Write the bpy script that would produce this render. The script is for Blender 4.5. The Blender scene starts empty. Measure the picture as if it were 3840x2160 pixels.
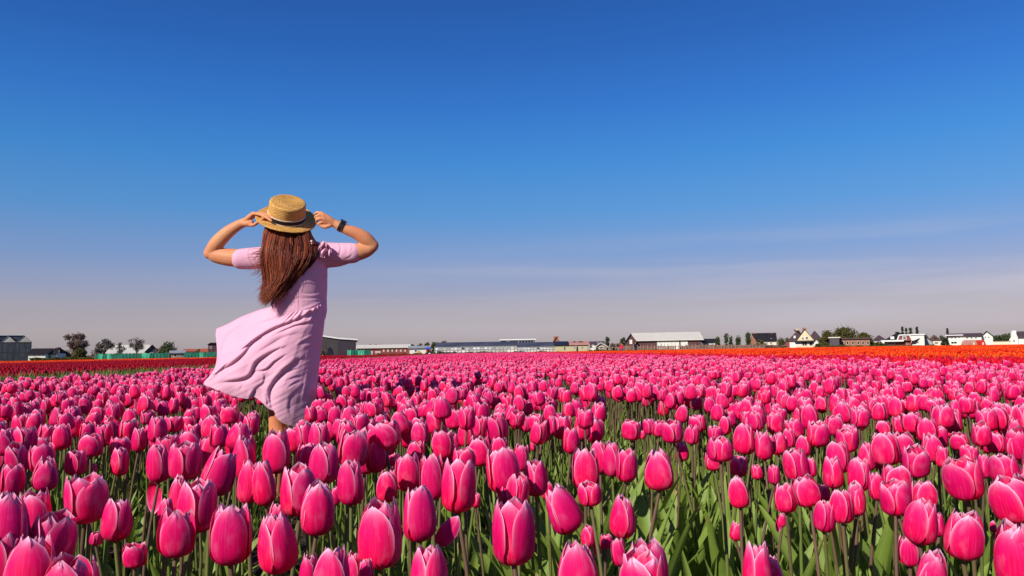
import bpy, bmesh, math, random
import numpy as np
from mathutils import Vector, Matrix, Euler, noise
R = math.radians
rng = random.Random(7)
nr = np.random.RandomState(11)
S = bpy.context.scene
COL = S.collection

# ------------------------------------------------------------------ camera
FPX = 2850.0                      # focal length in pixels of the 3840 px wide photograph
HC = 0.82                         # camera height
cam_d = bpy.data.cameras.new('camera')
cam_d.sensor_width = 36.0
cam_d.lens = 36.0 * FPX / 3840.0
cam_d.clip_start = 0.05
cam_d.clip_end = 6000
cam = bpy.data.objects.new('camera', cam_d)
COL.objects.link(cam)
PITCH, ROLL = math.atan(238.0 / FPX), R(-0.95)
cam.matrix_world = Matrix.Translation((0, 0, HC)) @ Matrix.Rotation(R(90) + PITCH, 4, 'X') @ Matrix.Rotation(ROLL, 4, 'Z')
S.camera = cam
_m = cam.matrix_world.to_3x3()
CR, CU, CF = _m @ Vector((1, 0, 0)), _m @ Vector((0, 1, 0)), _m @ Vector((0, 0, -1))
CO = Vector((0, 0, HC))
aR, aU, aF, aO = (np.array(v) for v in (CR, CU, CF, CO))


def W(px, py, d):
    """the point of the place seen at a photograph pixel, d metres ahead"""
    return CO + d * (CF + CR * ((px - 1920) / FPX) + CU * ((1080 - py) / FPX))


def WA(px, py, d):
    px, py, d = np.asarray(px, float), np.asarray(py, float), np.asarray(d, float)
    return aO + d[..., None] * (aF + ((px - 1920) / FPX)[..., None] * aR + ((1080 - py) / FPX)[..., None] * aU)


def PX(p):
    v = np.asarray(p) - aO
    d = v @ aF
    return 1920 + FPX * (v @ aR) / d, 1080 - FPX * (v @ aU) / d, d


def horizon(px):
    return 1318 - 0.0166 * (px - 1920)


# ------------------------------------------------------------------ light
SUN_EL, SUN_AZ = R(33), R(40)
sdir = Vector((-math.sin(SUN_AZ) * math.cos(SUN_EL), -math.cos(SUN_AZ) * math.cos(SUN_EL), math.sin(SUN_EL)))
sl = bpy.data.lights.new('sun', 'SUN')
sl.energy = 5.0
sl.angle = R(0.5)
sl.color = (1.0, 0.945, 0.87)
so = bpy.data.objects.new('sun', sl)
so.rotation_euler = sdir.to_track_quat('Z', 'Y').to_euler()
so.location = (-5, -5, 8)
COL.objects.link(so)

wd = bpy.data.worlds.new('World')
S.world = wd
wd.use_nodes = True
nt = wd.node_tree
nt.nodes.clear()
N, L = nt.nodes, nt.links
out = N.new('ShaderNodeOutputWorld')
bg = N.new('ShaderNodeBackground')
bg.inputs['Strength'].default_value = 0.1
sky = N.new('ShaderNodeTexSky')
sky.sky_type = 'NISHITA'
sky.sun_disc = False
sky.sun_elevation = SUN_EL
sky.sun_rotation = math.atan2(sdir.x, sdir.y)
tc = N.new('ShaderNodeTexCoord')
sep = N.new('ShaderNodeSeparateXYZ')
L.new(tc.outputs['Generated'], sep.inputs[0])


def srgb(r, g, b):
    f = lambda c: (c / 255 / 12.92) if c / 255 <= 0.04045 else ((c / 255 + 0.055) / 1.055) ** 2.4
    return (f(r), f(g), f(b))


ramp = N.new('ShaderNodeValToRGB')
cr = ramp.color_ramp
stops = [(0.0, (170, 160, 164)), (0.03, (182, 172, 177)), (0.06, (172, 168, 183)), (0.085, (154, 163, 196)), (0.125, (124, 156, 207)),
         (0.18, (88, 150, 214)), (0.245, (62, 138, 214)), (0.31, (47, 118, 205)), (0.37, (38, 102, 188)), (0.44, (32, 88, 170)), (0.8, (24, 62, 136))]
while len(cr.elements) < len(stops):
    cr.elements.new(0.5)
for e, (p, c) in zip(cr.elements, stops):
    e.position = p
    e.color = (*srgb(*c), 1)
L.new(sep.outputs['Z'], ramp.inputs[0])
# cirrus and low haze streaks
mp = N.new('ShaderNodeMapping')
mp.inputs['Scale'].default_value = (1.1, 1.1, 17)
mp.inputs['Rotation'].default_value = (0, R(3.2), 0)
L.new(tc.outputs['Generated'], mp.inputs[0])
nz = N.new('ShaderNodeTexNoise')
nz.inputs['Scale'].default_value = 1.6
nz.inputs['Detail'].default_value = 6
nz.inputs['Distortion'].default_value = 0.35
L.new(mp.outputs[0], nz.inputs['Vector'])
cr2 = N.new('ShaderNodeValToRGB')
cr2.color_ramp.elements[0].position = 0.42
cr2.color_ramp.elements[1].position = 0.66
L.new(nz.outputs['Fac'], cr2.inputs[0])
band = N.new('ShaderNodeValToRGB')           # where in height the thin cloud lies
b = band.color_ramp
for _ in range(2):
    b.elements.new(0.5)
for e, (p, v) in zip(b.elements, [(0.0, 0.25), (0.075, 1), (0.11, 0.5), (0.155, 0)]):
    e.position = p
    e.color = (v, v, v, 1)
L.new(sep.outputs['Z'], band.inputs[0])
mul = N.new('ShaderNodeMath')
mul.operation = 'MULTIPLY'
L.new(cr2.outputs[0], mul.inputs[0])
L.new(band.outputs[0], mul.inputs[1])
mul2 = N.new('ShaderNodeMath')
mul2.operation = 'MULTIPLY'
mul2.inputs[1].default_value = 0.8
east = N.new('ShaderNodeMapRange')            # the cirrus lies to the east
for i_, v_ in ((1, -0.45), (2, 0.35), (3, 0.12), (4, 1.0)):
    east.inputs[i_].default_value = v_
L.new(sep.outputs['X'], east.inputs[0])
mul3 = N.new('ShaderNodeMath')
mul3.operation = 'MULTIPLY'
L.new(mul.outputs[0], mul3.inputs[0])
L.new(east.outputs[0], mul3.inputs[1])
L.new(mul3.outputs[0], mul2.inputs[0])
cm = N.new('ShaderNodeMix')
cm.data_type = 'RGBA'
L.new(mul2.outputs[0], cm.inputs['Factor'])
L.new(ramp.outputs[0], cm.inputs['A'])
cm.inputs['B'].default_value = (*srgb(190, 186, 202), 1)
# the air is slightly paler towards the east (a wide, slow change over the whole sky)
sidem = N.new('ShaderNodeMapRange')
sidem.inputs['From Min'].default_value = -0.8
sidem.inputs['From Max'].default_value = 0.8
sidem.inputs['To Min'].default_value = 8.0
sidem.inputs['To Max'].default_value = 10.3
L.new(sep.outputs['X'], sidem.inputs[0])
vm = N.new('ShaderNodeVectorMath')
vm.operation = 'SCALE'
L.new(cm.outputs['Result'], vm.inputs[0])
L.new(sidem.outputs[0], vm.inputs['Scale'])
mx = N.new('ShaderNodeMix')
mx.data_type = 'RGBA'
mx.inputs['Factor'].default_value = 0.94
L.new(sky.outputs[0], mx.inputs['A'])
L.new(vm.outputs[0], mx.inputs['B'])
L.new(mx.outputs['Result'], bg.inputs['Color'])
L.new(bg.outputs[0], out.inputs[0])

S.view_settings.view_transform = 'Standard'
S.view_settings.look = 'None'
S.view_settings.exposure = 0.12
S.view_settings.gamma = 1.0
S.cycles.max_bounces = 6
S.cycles.transparent_max_bounces = 6


# ------------------------------------------------------------------ materials
class NB:
    def __init__(s, name):
        s.m = bpy.data.materials.new(name)
        s.m.use_nodes = True
        s.t = s.m.node_tree
        s.t.nodes.clear()
        s.out = s.t.nodes.new('ShaderNodeOutputMaterial')

    def n(s, typ, ins=None, **kw):
        x = s.t.nodes.new('ShaderNode' + typ)
        for k, v in kw.items():
            setattr(x, k, v)
        for k, v in (ins or {}).items():
            if isinstance(v, bpy.types.NodeSocket):
                s.t.links.new(v, x.inputs[k])
            else:
                if isinstance(v, tuple) and len(v) == 3 and x.inputs[k].type == 'RGBA':
                    v = (*v, 1)
                x.inputs[k].default_value = v
        return x

    def math(s, op, a, b=0.0, clamp=False):
        return s.n('Math', {0: a, 1: b}, operation=op, use_clamp=clamp).outputs[0]

    def mix(s, f, a, b):
        return s.n('Mix', {'Factor': f, 'A': a, 'B': b}, data_type='RGBA').outputs['Result']

    def noise(s, scale, detail=3, vec=None, dist=0.0):
        i = {'Scale': scale, 'Detail': detail, 'Distortion': dist}
        if vec is not None:
            i['Vector'] = vec
        return s.n('TexNoise', i).outputs['Fac']

    def coord(s, w='Object', scale=None):
        v = s.n('TexCoord').outputs[w]
        if scale:
            v = s.n('Mapping', {0: v, 'Scale': scale}).outputs[0]
        return v

    def rmap(s, v, a, b, c=0.0, d=1.0):
        return s.n('MapRange', {0: v, 1: a, 2: b, 3: c, 4: d}).outputs[0]

    def done(s, color, rough=0.6, spec=0.3, trans=0.0, tcol=None, bump=None, bdist=0.002, bstr=0.6, metal=0.0, sheen=0.0):
        ins = {'Base Color': color, 'Roughness': rough, 'Specular IOR Level': spec, 'Metallic': metal}
        if sheen:
            ins['Sheen Weight'] = sheen
        if bump is not None:
            ins['Normal'] = s.n('Bump', {'Height': bump, 'Distance': bdist, 'Strength': bstr}).outputs[0]
        p = s.n('BsdfPrincipled', ins)
        sh = p.outputs[0]
        if trans:
            t = s.n('BsdfTranslucent', {'Color': tcol if tcol is not None else color})
            sh = s.n('MixShader', {0: trans, 1: sh, 2: t.outputs[0]}).outputs[0]
        s.t.links.new(sh, s.out.inputs[0])
        return s.m


def mat_plain(name, col, rough=0.7, var=0.2, scale=3.0, spec=0.25, bump=0.0, metal=0.0):
    b = NB(name)
    f = b.noise(scale, 5, b.coord())
    dark = tuple(c * (1 - var) for c in col)
    lite = tuple(min(1, c * (1 + var)) for c in col)
    return b.done(b.mix(b.rmap(f, 0.3, 0.7), dark, lite), rough, spec, metal=metal,
                  bump=b.noise(scale * 8, 3, b.coord()) if bump else None, bdist=bump or 0.001)


def mat_petal(name, deep, mid, pale, edge=0.75, var=0.10):
    b = NB(name)
    uv = b.n('SeparateXYZ', {0: b.coord('UV')})
    u, v = uv.outputs[0], uv.outputs[1]
    a = b.math('ABSOLUTE', b.math('SUBTRACT', b.math('MULTIPLY', u, 2.0), 1.0))
    rnd = b.n('ObjectInfo').outputs['Random']
    st = b.n('Combine' + 'XYZ', {0: b.math('MULTIPLY', u, 26.0), 1: b.math('MULTIPLY', v, 1.6), 2: b.math('MULTIPLY', rnd, 40.0)}).outputs[0]
    streak = b.noise(1.0, 3, st)
    vv = b.math('ADD', v, b.math('MULTIPLY', b.math('SUBTRACT', streak, 0.5), 0.45))
    c = b.mix(b.rmap(vv, 0.12, 1.0), deep, mid)
    c = b.mix(b.math('MULTIPLY', b.rmap(streak, 0.5, 0.8), 0.06), c, pale)
    blotch = b.noise(2.2, 4, b.n('CombineXYZ', {0: b.math('MULTIPLY', u, 1.6), 1: b.math('MULTIPLY', v, 1.3), 2: b.math('MULTIPLY', rnd, 90.0)}).outputs[0])
    c = b.mix(b.rmap(blotch, 0.52, 0.80, 0, 0.14), c, pale)
    c = b.mix(b.rmap(blotch, 0.42, 0.25, 0, 0.55), c, deep)
    # pale rim of the petal
    rim = b.math('ADD', b.math('POWER', a, 14.0), b.math('POWER', v, 16.0))
    rim = b.math('MULTIPLY', rim, b.rmap(v, 0.25, 0.8), True)
    c = b.mix(b.math('MULTIPLY', rim, edge, True), c, pale)
    hs = b.n('HueSaturation', {'Hue': b.rmap(rnd, 0, 1, 0.5 - 0.006, 0.5 + 0.005), 'Saturation': 1.0,
                               'Value': b.rmap(rnd, 0, 1, 1 - var, 1 + var), 'Color': c}).outputs[0]
    return b.done(hs, 0.58, 0.13, 0.15, hs, bump=streak, bdist=0.0006, bstr=0.5)


M = {}
M['petal'] = mat_petal('pink_petal', (0.75, 0.0003, 0.072), (0.87, 0.004, 0.165), (0.95, 0.54, 0.72), 0.95, 0.16)
M['petal_red'] = mat_petal('red_petal', (0.34, 0.0005, 0.012), (0.40, 0.001, 0.018), (0.34, 0.01, 0.03), 0.2)
M['petal_crimson'] = mat_petal('crimson_petal', (0.62, 0.002, 0.02), (0.72, 0.006, 0.04), (0.75, 0.05, 0.09), 0.3)
M['petal_orange'] = mat_petal('orange_petal', (0.78, 0.007, 0.002), (0.86, 0.034, 0.004), (0.95, 0.40, 0.04), 0.8, 0.2)

b = NB('tulip_stem')
z = b.n('SeparateXYZ', {0: b.coord('UV')}).outputs[1]
f = b.math('ADD', z, b.math('MULTIPLY', b.math('SUBTRACT', b.n('ObjectInfo').outputs['Random'], 0.5), 0.8))
M['stem'] = b.done(b.mix(b.rmap(f, 0.35, 0.95), (0.13, 0.19, 0.03), (0.15, 0.085, 0.055)), 0.5, 0.35, 0.08)

b = NB('tulip_leaf')
uvv = b.coord('UV')
us = b.n('SeparateXYZ', {0: uvv})
st = b.n('CombineXYZ', {0: b.math('MULTIPLY', us.outputs[0], 40.0), 1: b.math('MULTIPLY', us.outputs[1], 2.0), 2: 0.0}).outputs[0]
vein = b.noise(1.0, 2, st)
rnd = b.n('ObjectInfo').outputs['Random']
c = b.mix(b.rmap(b.noise(14, 3, b.coord()), 0.3, 0.7), (0.14, 0.225, 0.028), (0.24, 0.33, 0.045))
c = b.mix(b.math('MULTIPLY', b.rmap(vein, 0.4, 0.8), 0.35), c, (0.26, 0.34, 0.11))
c = b.mix(b.math('MULTIPLY', b.math('GREATER_THAN', b.math('ADD', us.outputs[1], b.math('MULTIPLY', rnd, 0.1)), 1.03), 0.8), c, (0.35, 0.27, 0.09))
M['leaf'] = b.done(c, 0.5, 0.35, 0.22, (0.22, 0.36, 0.03), bump=vein, bdist=0.0008)

b = NB('soil')
n1 = b.noise(9, 8, b.coord())
n2 = b.noise(60, 4, b.coord())
c = b.mix(b.rmap(n1, 0.35, 0.65), (0.020, 0.014, 0.010), (0.055, 0.038, 0.026))
c = b.mix(b.rmap(n2, 0.62, 0.72), c, (0.16, 0.12, 0.07))
M['soil'] = b.done(c, 0.95, 0.1, bump=b.math('ADD', n1, n2), bdist=0.02, bstr=1.0)

b = NB('meadow')
n1 = b.noise(0.05, 6, b.coord())
n2 = b.noise(1.4, 5, b.coord())
c = b.mix(b.rmap(n1, 0.4, 0.6), (0.055, 0.085, 0.018), (0.12, 0.10, 0.040))
c = b.mix(b.rmap(n2, 0.4, 0.7), c, (0.10, 0.115, 0.035))
M['meadow'] = b.done(c, 0.9, 0.1, bump=n2, bdist=0.05)

b = NB('straw')
M['straw'] = b.done(b.mix(b.n('ObjectInfo').outputs['Random'], (0.42, 0.30, 0.12), (0.30, 0.19, 0.08)), 0.8, 0.2)
b = NB('grass_blade')
M['grass'] = b.done(b.mix(b.rmap(b.noise(3.0, 3, b.coord()), 0.3, 0.7), (0.09, 0.15, 0.02), (0.17, 0.20, 0.045)), 0.6, 0.25, 0.2)

b = NB('skin')
f = b.noise(30, 4, b.coord())
g = b.noise(11, 3, b.coord())
M['skin'] = b.done(b.mix(b.rmap(g, .35, .7), b.mix(f, (0.62, 0.265, 0.115), (0.70, 0.33, 0.155)), (0.64, 0.215, 0.10)), 0.55, 0.28, bump=b.noise(220, 2, b.coord()), bdist=0.0006, bstr=0.4)
b = NB('dress_fabric')
f = b.noise(900, 2, b.coord())
g = b.noise(7, 3, b.coord())
c = b.mix(b.rmap(g, 0.3, 0.7), (0.86, 0.455, 0.59), (0.90, 0.495, 0.63))
M['dress'] = b.done(c, 0.75, 0.12, 0.17, (0.95, 0.26, 0.48), bump=f, bdist=0.0006, bstr=0.35, sheen=0.25)
b = NB('hair')
rv = b.n('Attribute', attribute_name='tone').outputs['Fac']
c = b.mix(b.rmap(rv, 0, 1), (0.035, 0.007, 0.004), (0.38, 0.072, 0.026))
c = b.mix(b.rmap(rv, 0.86, 1.0), c, (0.40, 0.12, 0.045))
M['hair'] = b.done(c, 0.48, 0.3)
b = NB('straw_braid')
oc = b.coord()
sp = b.n('SeparateXYZ', {0: oc})
ang = b.math('ARCTAN2', sp.outputs[1], sp.outputs[0])
rad = b.math('POWER', b.math('ADD', b.math('MULTIPLY', sp.outputs[0], sp.outputs[0]), b.math('MULTIPLY', sp.outputs[1], sp.outputs[1])), 0.5)
rows = b.math('ADD', b.math('MULTIPLY', rad, 125.0), b.math('MULTIPLY', sp.outputs[2], 125.0))
zz = b.math('PINGPONG', rows, 0.5)
dg = b.math('ADD', b.math('MULTIPLY', ang, 26.0), b.math('MULTIPLY', zz, 6.0))
tv = b.n('CombineXYZ', {0: dg, 1: b.math('FLOOR', rows), 2: b.math('MULTIPLY', rows, 0.8)}).outputs[0]
f = b.noise(1.1, 3, tv)
c = b.mix(b.rmap(f, 0.3, 0.68), (0.46, 0.16, 0.022), (1.0, 0.60, 0.16))
M['straw_hat'] = b.done(c, 0.5, 0.3, 0.06, bump=b.math('ADD', f, zz), bdist=0.004, bstr=1.0)
M['ribbon'] = mat_plain('black_ribbon', (0.012, 0.010, 0.014), 0.5, 0.3, 80)
M['piping'] = mat_plain('pale_piping', (0.72, 0.62, 0.52), 0.6, 0.1, 50)
M['black'] = mat_plain('black_rubber', (0.010, 0.010, 0.013), 0.35, 0.2, 40, 0.5)
M['bead'] = mat_plain('pearl_bead', (0.85, 0.55, 0.55), 0.2, 0.05, 40, 0.6)


def P(name, col, rough=0.75, var=0.18, scale=0.7, **k):
    if name not in M:
        M[name] = mat_plain(name, col, rough, var, scale, **k)
    return M[name]


P('white_wall', (0.74, 0.70, 0.62), var=0.06)
P('cream_wall', (0.72, 0.62, 0.45), var=0.06)
P('yellow_wall', (0.74, 0.60, 0.38), var=0.08)
P('sand_wall', (0.50, 0.42, 0.24), var=0.12)
P('brick_wall', (0.30, 0.13, 0.085), var=0.3, scale=3)
P('dark_brick', (0.105, 0.045, 0.045), var=0.25, scale=2)
P('red_cladding', (0.26, 0.06, 0.05), var=0.2)
P('slate_roof', (0.026, 0.022, 0.026), var=0.3, scale=2, rough=0.9, spec=0.05)
P('brown_roof', (0.085, 0.050, 0.050), var=0.25, scale=2)
P('red_roof', (0.42, 0.10, 0.05), var=0.25, scale=2)
P('orange_roof', (0.50, 0.20, 0.09), var=0.2, scale=2)
P('pink_roof', (0.52, 0.24, 0.19), var=0.2, scale=2)
P('pale_roof', (0.66, 0.60, 0.50), var=0.06, rough=0.7)
P('grey_metal', (0.34, 0.34, 0.35), var=0.15, rough=0.5)
P('olive_metal', (0.10, 0.085, 0.070), var=0.12, rough=0.6)
P('purple_metal', (0.085, 0.068, 0.080), var=0.12, rough=0.6)
P('solar_panel', (0.018, 0.018, 0.030), var=0.3, rough=0.6, spec=0.15)
P('dark_glass', (0.035, 0.038, 0.045), var=0.3, rough=0.3, spec=0.3)
P('greenhouse_glass', (0.60, 0.54, 0.46), var=0.4, scale=0.5, rough=0.5, spec=0.3)
P('greenhouse_roof_glass', (0.065, 0.065, 0.085), var=0.3, scale=0.3, rough=0.6, spec=0.15)
P('white_frame', (0.75, 0.74, 0.71), var=0.05)
P('dark_frame', (0.06, 0.055, 0.055), var=0.2)
P('wood_slat', (0.24, 0.135, 0.10), var=0.3, scale=1.2)
P('wood_post', (0.34, 0.24, 0.17), var=0.2, scale=1.2)
P('green_net', (0.010, 0.12, 0.075), var=0.35, scale=0.8)
P('green_net_light', (0.05, 0.36, 0.20), var=0.3, scale=0.8)
P('sand', (0.50, 0.30, 0.15), var=0.15)
P('blue_paint', (0.02, 0.10, 0.65), var=0.08, rough=0.4)
P('red_paint', (0.60, 0.03, 0.02), var=0.08, rough=0.5)
P('bark', (0.085, 0.060, 0.045), var=0.3, scale=3)
P('grass_bank', (0.10, 0.115, 0.035), var=0.3)


def mat_foliage(name, a, c):
    b = NB(name)
    f = b.noise(0.9, 3, b.coord())
    M[name] = b.done(b.mix(b.rmap(f, 0.35, 0.65), a, c), 0.8, 0.15, 0.12)


mat_foliage('foliage_dark', (0.028, 0.040, 0.020), (0.065, 0.080, 0.035))
mat_foliage('foliage_olive', (0.075, 0.070, 0.018), (0.135, 0.120, 0.035))
mat_foliage('foliage_brown', (0.15, 0.098, 0.076), (0.28, 0.19, 0.14))
mat_foliage('foliage_grey', (0.10, 0.082, 0.070), (0.18, 0.15, 0.125))
mat_foliage('foliage_green', (0.048, 0.066, 0.026), (0.095, 0.115, 0.045))


# ------------------------------------------------------------------ helpers
def link(name, me, mats, parent=None, loc=None, rot=None):
    o = bpy.data.objects.new(name, me)
    for m in (mats if isinstance(mats, (list, tuple)) else [mats]):
        if m is not None and len(me.materials) < (len(mats) if isinstance(mats, (list, tuple)) else 1):
            me.materials.append(m)
    COL.objects.link(o)
    if parent:
        o.parent = parent
    if loc is not None:
        o.location = loc
    if rot is not None:
        o.rotation_euler = rot
    return o


def tag(o, label=None, cat=None, group=None, kind=None):
    for k, v in (('label', label), ('category', cat), ('group', group), ('kind', kind)):
        if v:
            o[k] = v
    return o


def empty(name, loc, rz=0.0):
    o = bpy.data.objects.new(name, None)
    o.empty_display_size = 0.2
    COL.objects.link(o)
    o.location = loc
    o.rotation_euler = (0, 0, rz)
    return o


def mesh(name, v, f, uv=None, smooth=False, mi=None):
    me = bpy.data.meshes.new(name)
    me.from_pydata([tuple(p) for p in v], [], [tuple(q) for q in f])
    if uv is not None:
        lay = me.uv_layers.new(name='UVMap')
        idx = np.zeros(len(me.loops), np.int32)
        me.loops.foreach_get('vertex_index', idx)
        lay.data.foreach_set('uv', np.asarray(uv, np.float32)[idx].ravel())
    if smooth:
        me.polygons.foreach_set('use_smooth', [True] * len(me.polygons))
    if mi is not None:
        me.polygons.foreach_set('material_index', list(mi))
    me.update()
    return me


class MB:
    """collects boxes, prisms and quads into one mesh"""
    def __init__(s):
        s.v, s.f = [], []

    def box(s, x0, y0, z0, x1, y1, z1):
        o = len(s.v)
        s.v += [(x, y, z) for z in (z0, z1) for y in (y0, y1) for x in (x0, x1)]
        s.f += [tuple(o + i for i in q) for q in ((0, 2, 3, 1), (4, 5, 7, 6), (0, 1, 5, 4), (1, 3, 7, 5), (3, 2, 6, 7), (2, 0, 4, 6))]
        return s

    def hull8(s, pts):
        o = len(s.v)
        s.v += pts
        s.f += [tuple(o + i for i in q) for q in ((0, 2, 3, 1), (4, 5, 7, 6), (0, 1, 5, 4), (1, 3, 7, 5), (3, 2, 6, 7), (2, 0, 4, 6))]
        return s

    def poly(s, pts, y0, y1):
        """a polygon in x-z pushed from y0 to y1"""
        o, n = len(s.v), len(pts)
        s.v += [(x, y0, z) for x, z in pts] + [(x, y1, z) for x, z in pts]
        s.f += [tuple(o + i for i in range(n)), tuple(o + n + i for i in reversed(range(n)))]
        s.f += [(o + (i + 1) % n, o + i, o + n + i, o + n + (i + 1) % n) for i in range(n)]
        return s

    def beam(s, a, c, r, n=6):
        a, c = Vector(a), Vector(c)
        d = (c - a).normalized()
        p = d.orthogonal().normalized()
        q = d.cross(p)
        o = len(s.v)
        rr = r if isinstance(r, (tuple, list)) else (r, r)
        for e, ra in ((a, rr[0]), (c, rr[1])):
            for i in range(n):
                t = 2 * math.pi * i / n
                s.v.append(tuple(e + ra * (math.cos(t) * p + math.sin(t) * q)))
        s.f += [(o + i, o + (i + 1) % n, o + n + (i + 1) % n, o + n + i) for i in range(n)]
        s.f += [tuple(o + i for i in reversed(range(n))), tuple(o + n + i for i in range(n))]
        return s

    def build(s, name, mat, parent=None, **k):
        return link(name, mesh(name, s.v, s.f), mat, parent, **k)


def catmull(pts, n):
    """n points along a smooth curve through pts (rows of numbers)"""
    p = np.asarray(pts, float)
    if len(p) == 2:
        t = np.linspace(0, 1, n)[:, None]
        return p[0] * (1 - t) + p[1] * t
    q = np.vstack([2 * p[0] - p[1], p, 2 * p[-1] - p[-2]])
    seg = np.linalg.norm(np.diff(p, axis=0), axis=1)
    cum = np.concatenate([[0], np.cumsum(seg)])
    t = np.linspace(0, cum[-1], n)
    i = np.clip(np.searchsorted(cum, t, side='right') - 1, 0, len(seg) - 1)
    u = ((t - cum[i]) / np.maximum(seg[i], 1e-9))[:, None]
    a, b_, c_, d = q[i], q[i + 1], q[i + 2], q[i + 3]
    return 0.5 * ((2 * b_) + (-a + c_) * u + (2 * a - 5 * b_ + 4 * c_ - d) * u ** 2 + (-a + 3 * b_ - 3 * c_ + d) * u ** 3)


def tube(pts, radii, n=12, caps=True, depth_scale=None):
    """closed loft along pts; returns verts, faces"""
    p = np.asarray(pts, float)
    m = len(p)
    r = np.asarray(radii, float) * np.ones(m)
    tan = np.gradient(p, axis=0)
    tan /= np.linalg.norm(tan, axis=1)[:, None] + 1e-12
    ref = np.array([0, 1.0, 0]) if abs(tan[0][1]) < 0.9 else np.array([1.0, 0, 0])
    v, f = [], []
    for k in range(m):
        a = ref - tan[k] * (ref @ tan[k])
        a /= np.linalg.norm(a)
        ref = a
        c = np.cross(tan[k], a)
        ang = np.linspace(0, 2 * np.pi, n, endpoint=False)
        sa = 1.0 if depth_scale is None else depth_scale[k] if hasattr(depth_scale, '__len__') else depth_scale
        v.append(p[k] + r[k] * (sa * np.cos(ang)[:, None] * a + np.sin(ang)[:, None] * c))
    v = np.vstack(v)
    for k in range(m - 1):
        for i in range(n):
            j = (i + 1) % n
            f.append((k * n + i, k * n + j, (k + 1) * n + j, (k + 1) * n + i))
    if caps:
        f.append(tuple(reversed(range(n))))
        f.append(tuple((m - 1) * n + i for i in range(n)))
    return v, f


def round_caps(p, r):
    """add hemispherical ends to a path and its radii"""
    p, r = np.asarray(p, float), np.asarray(r, float)
    d0 = (p[0] - p[1]) / np.linalg.norm(p[0] - p[1])
    d1 = (p[-1] - p[-2]) / np.linalg.norm(p[-1] - p[-2])
    a = [0.99, 0.87, 0.6, 0.3]
    h0 = [p[0] + d0 * r[0] * t for t in a]
    hr = [math.sqrt(1 - t * t) for t in a]
    h1 = [p[-1] + d1 * r[-1] * t for t in reversed(a)]
    return np.vstack([h0, p, h1]), np.concatenate([[r[0] * q for q in hr], r, [r[-1] * q for q in reversed(hr)]])


def remesh(v, f, voxel, smooth=6, name='tmp'):
    me = bpy.data.meshes.new(name)
    me.from_pydata([tuple(x) for x in v], [], f)
    bm = bmesh.new()
    bm.from_mesh(me)
    bmesh.ops.recalc_face_normals(bm, faces=bm.faces)
    bm.to_mesh(me)
    bm.free()
    o = bpy.data.objects.new(name, me)
    COL.objects.link(o)
    md = o.modifiers.new('r', 'REMESH')
    md.mode = 'VOXEL'
    md.voxel_size = voxel
    md.use_smooth_shade = True
    if smooth:
        ms = o.modifiers.new('s', 'SMOOTH')
        ms.factor = 0.5
        ms.iterations = smooth
    dgr = bpy.context.evaluated_depsgraph_get()
    res = bpy.data.meshes.new_from_object(o.evaluated_get(dgr))
    bpy.data.objects.remove(o)
    bpy.data.meshes.remove(me)
    return res


class Parts:
    def __init__(s):
        s.v, s.f, s.n = [], [], 0

    def add(s, v, f):
        s.v.append(np.asarray(v))
        s.f += [tuple(i + s.n for i in q) for q in f]
        s.n += len(v)

    def path(s, pts, radii, n=14, samples=None, depth_scale=None, yc=None):
        """pts: rows (px, py, dy) relative to the figure's depth, radii in metres"""
        rows = np.array([[*p, r] for p, r in zip(pts, radii)], float)
        rows = catmull(rows * np.array([1, 1, 700, 3000]), samples or 6 * len(pts)) / np.array([1, 1, 700, 3000])
        w = WA(rows[:, 0], rows[:, 1], DW + rows[:, 2])
        pp, rr = round_caps(w, rows[:, 3])
        v, f = tube(pp, rr, n)
        if depth_scale:
            c = v.reshape(len(pp), n, 3)
            c = pp[:, None, :] + (c - pp[:, None, :]) * np.array([1, depth_scale, 1])
            v = c.reshape(-1, 3)
        s.add(v, f)

    def ell(s, px, py, dy, rx, ry, rz, n=20):
        c = np.array(W(px, py, DW + dy))
        v, f = [], []
        for i in range(1, n):
            t = math.pi * i / n
            for j in range(2 * n):
                a = math.pi * j / n
                v.append(c + np.array([rx * math.sin(t) * math.cos(a), ry * math.sin(t) * math.sin(a), rz * math.cos(t)]))
        v += [c + np.array([0, 0, rz]), c - np.array([0, 0, rz])]
        m = 2 * n
        for i in range(n - 2):
            for j in range(m):
                k = (j + 1) % m
                f.append((i * m + j, (i + 1) * m + j, (i + 1) * m + k, i * m + k))
        T = len(v) - 2
        f += [(T, j, (j + 1) % m) for j in range(m)] + [(T + 1, (n - 2) * m + (j + 1) % m, (n - 2) * m + j) for j in range(m)]
        s.add(v, f)

    def solid(s, voxel, smooth=6):
        return remesh(np.vstack(s.v), s.f, voxel, smooth)


DW = 4.2                        # the woman stands 4.2 m ahead

# ------------------------------------------------------------------ ground
# rows of the field run towards photograph column 1800
FA = math.atan((1800 - 1920) / FPX)
ef = np.array([math.sin(FA), math.cos(FA)])
er = np.array([math.cos(FA), -math.sin(FA)])


def field(l, t):
    """l metres along the rows, t metres across them"""
    return ef[0] * l + er[0] * t, ef[1] * l + er[1] * t


def strip(name, t0, t1, l0, l1, z, mat, nl=1, kind='structure'):
    v, f = [], []
    for i in range(nl + 1):
        l = l0 + (l1 - l0) * i / nl
        for t in (t0, t1):
            v.append((*field(l, t), z))
    f = [(2 * i, 2 * i + 1, 2 * i + 3, 2 * i + 2) for i in range(nl)]
    o = link(name, mesh(name, v, f), mat)
    o['kind'] = kind
    return o


g = MB()
g.v = [(-3000, -400, 0), (3000, -400, 0), (3000, 4000, 0), (-3000, 4000, 0)]
g.f = [(0, 1, 2, 3)]
g.build('ground', M['meadow'])['kind'] = 'structure'


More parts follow.
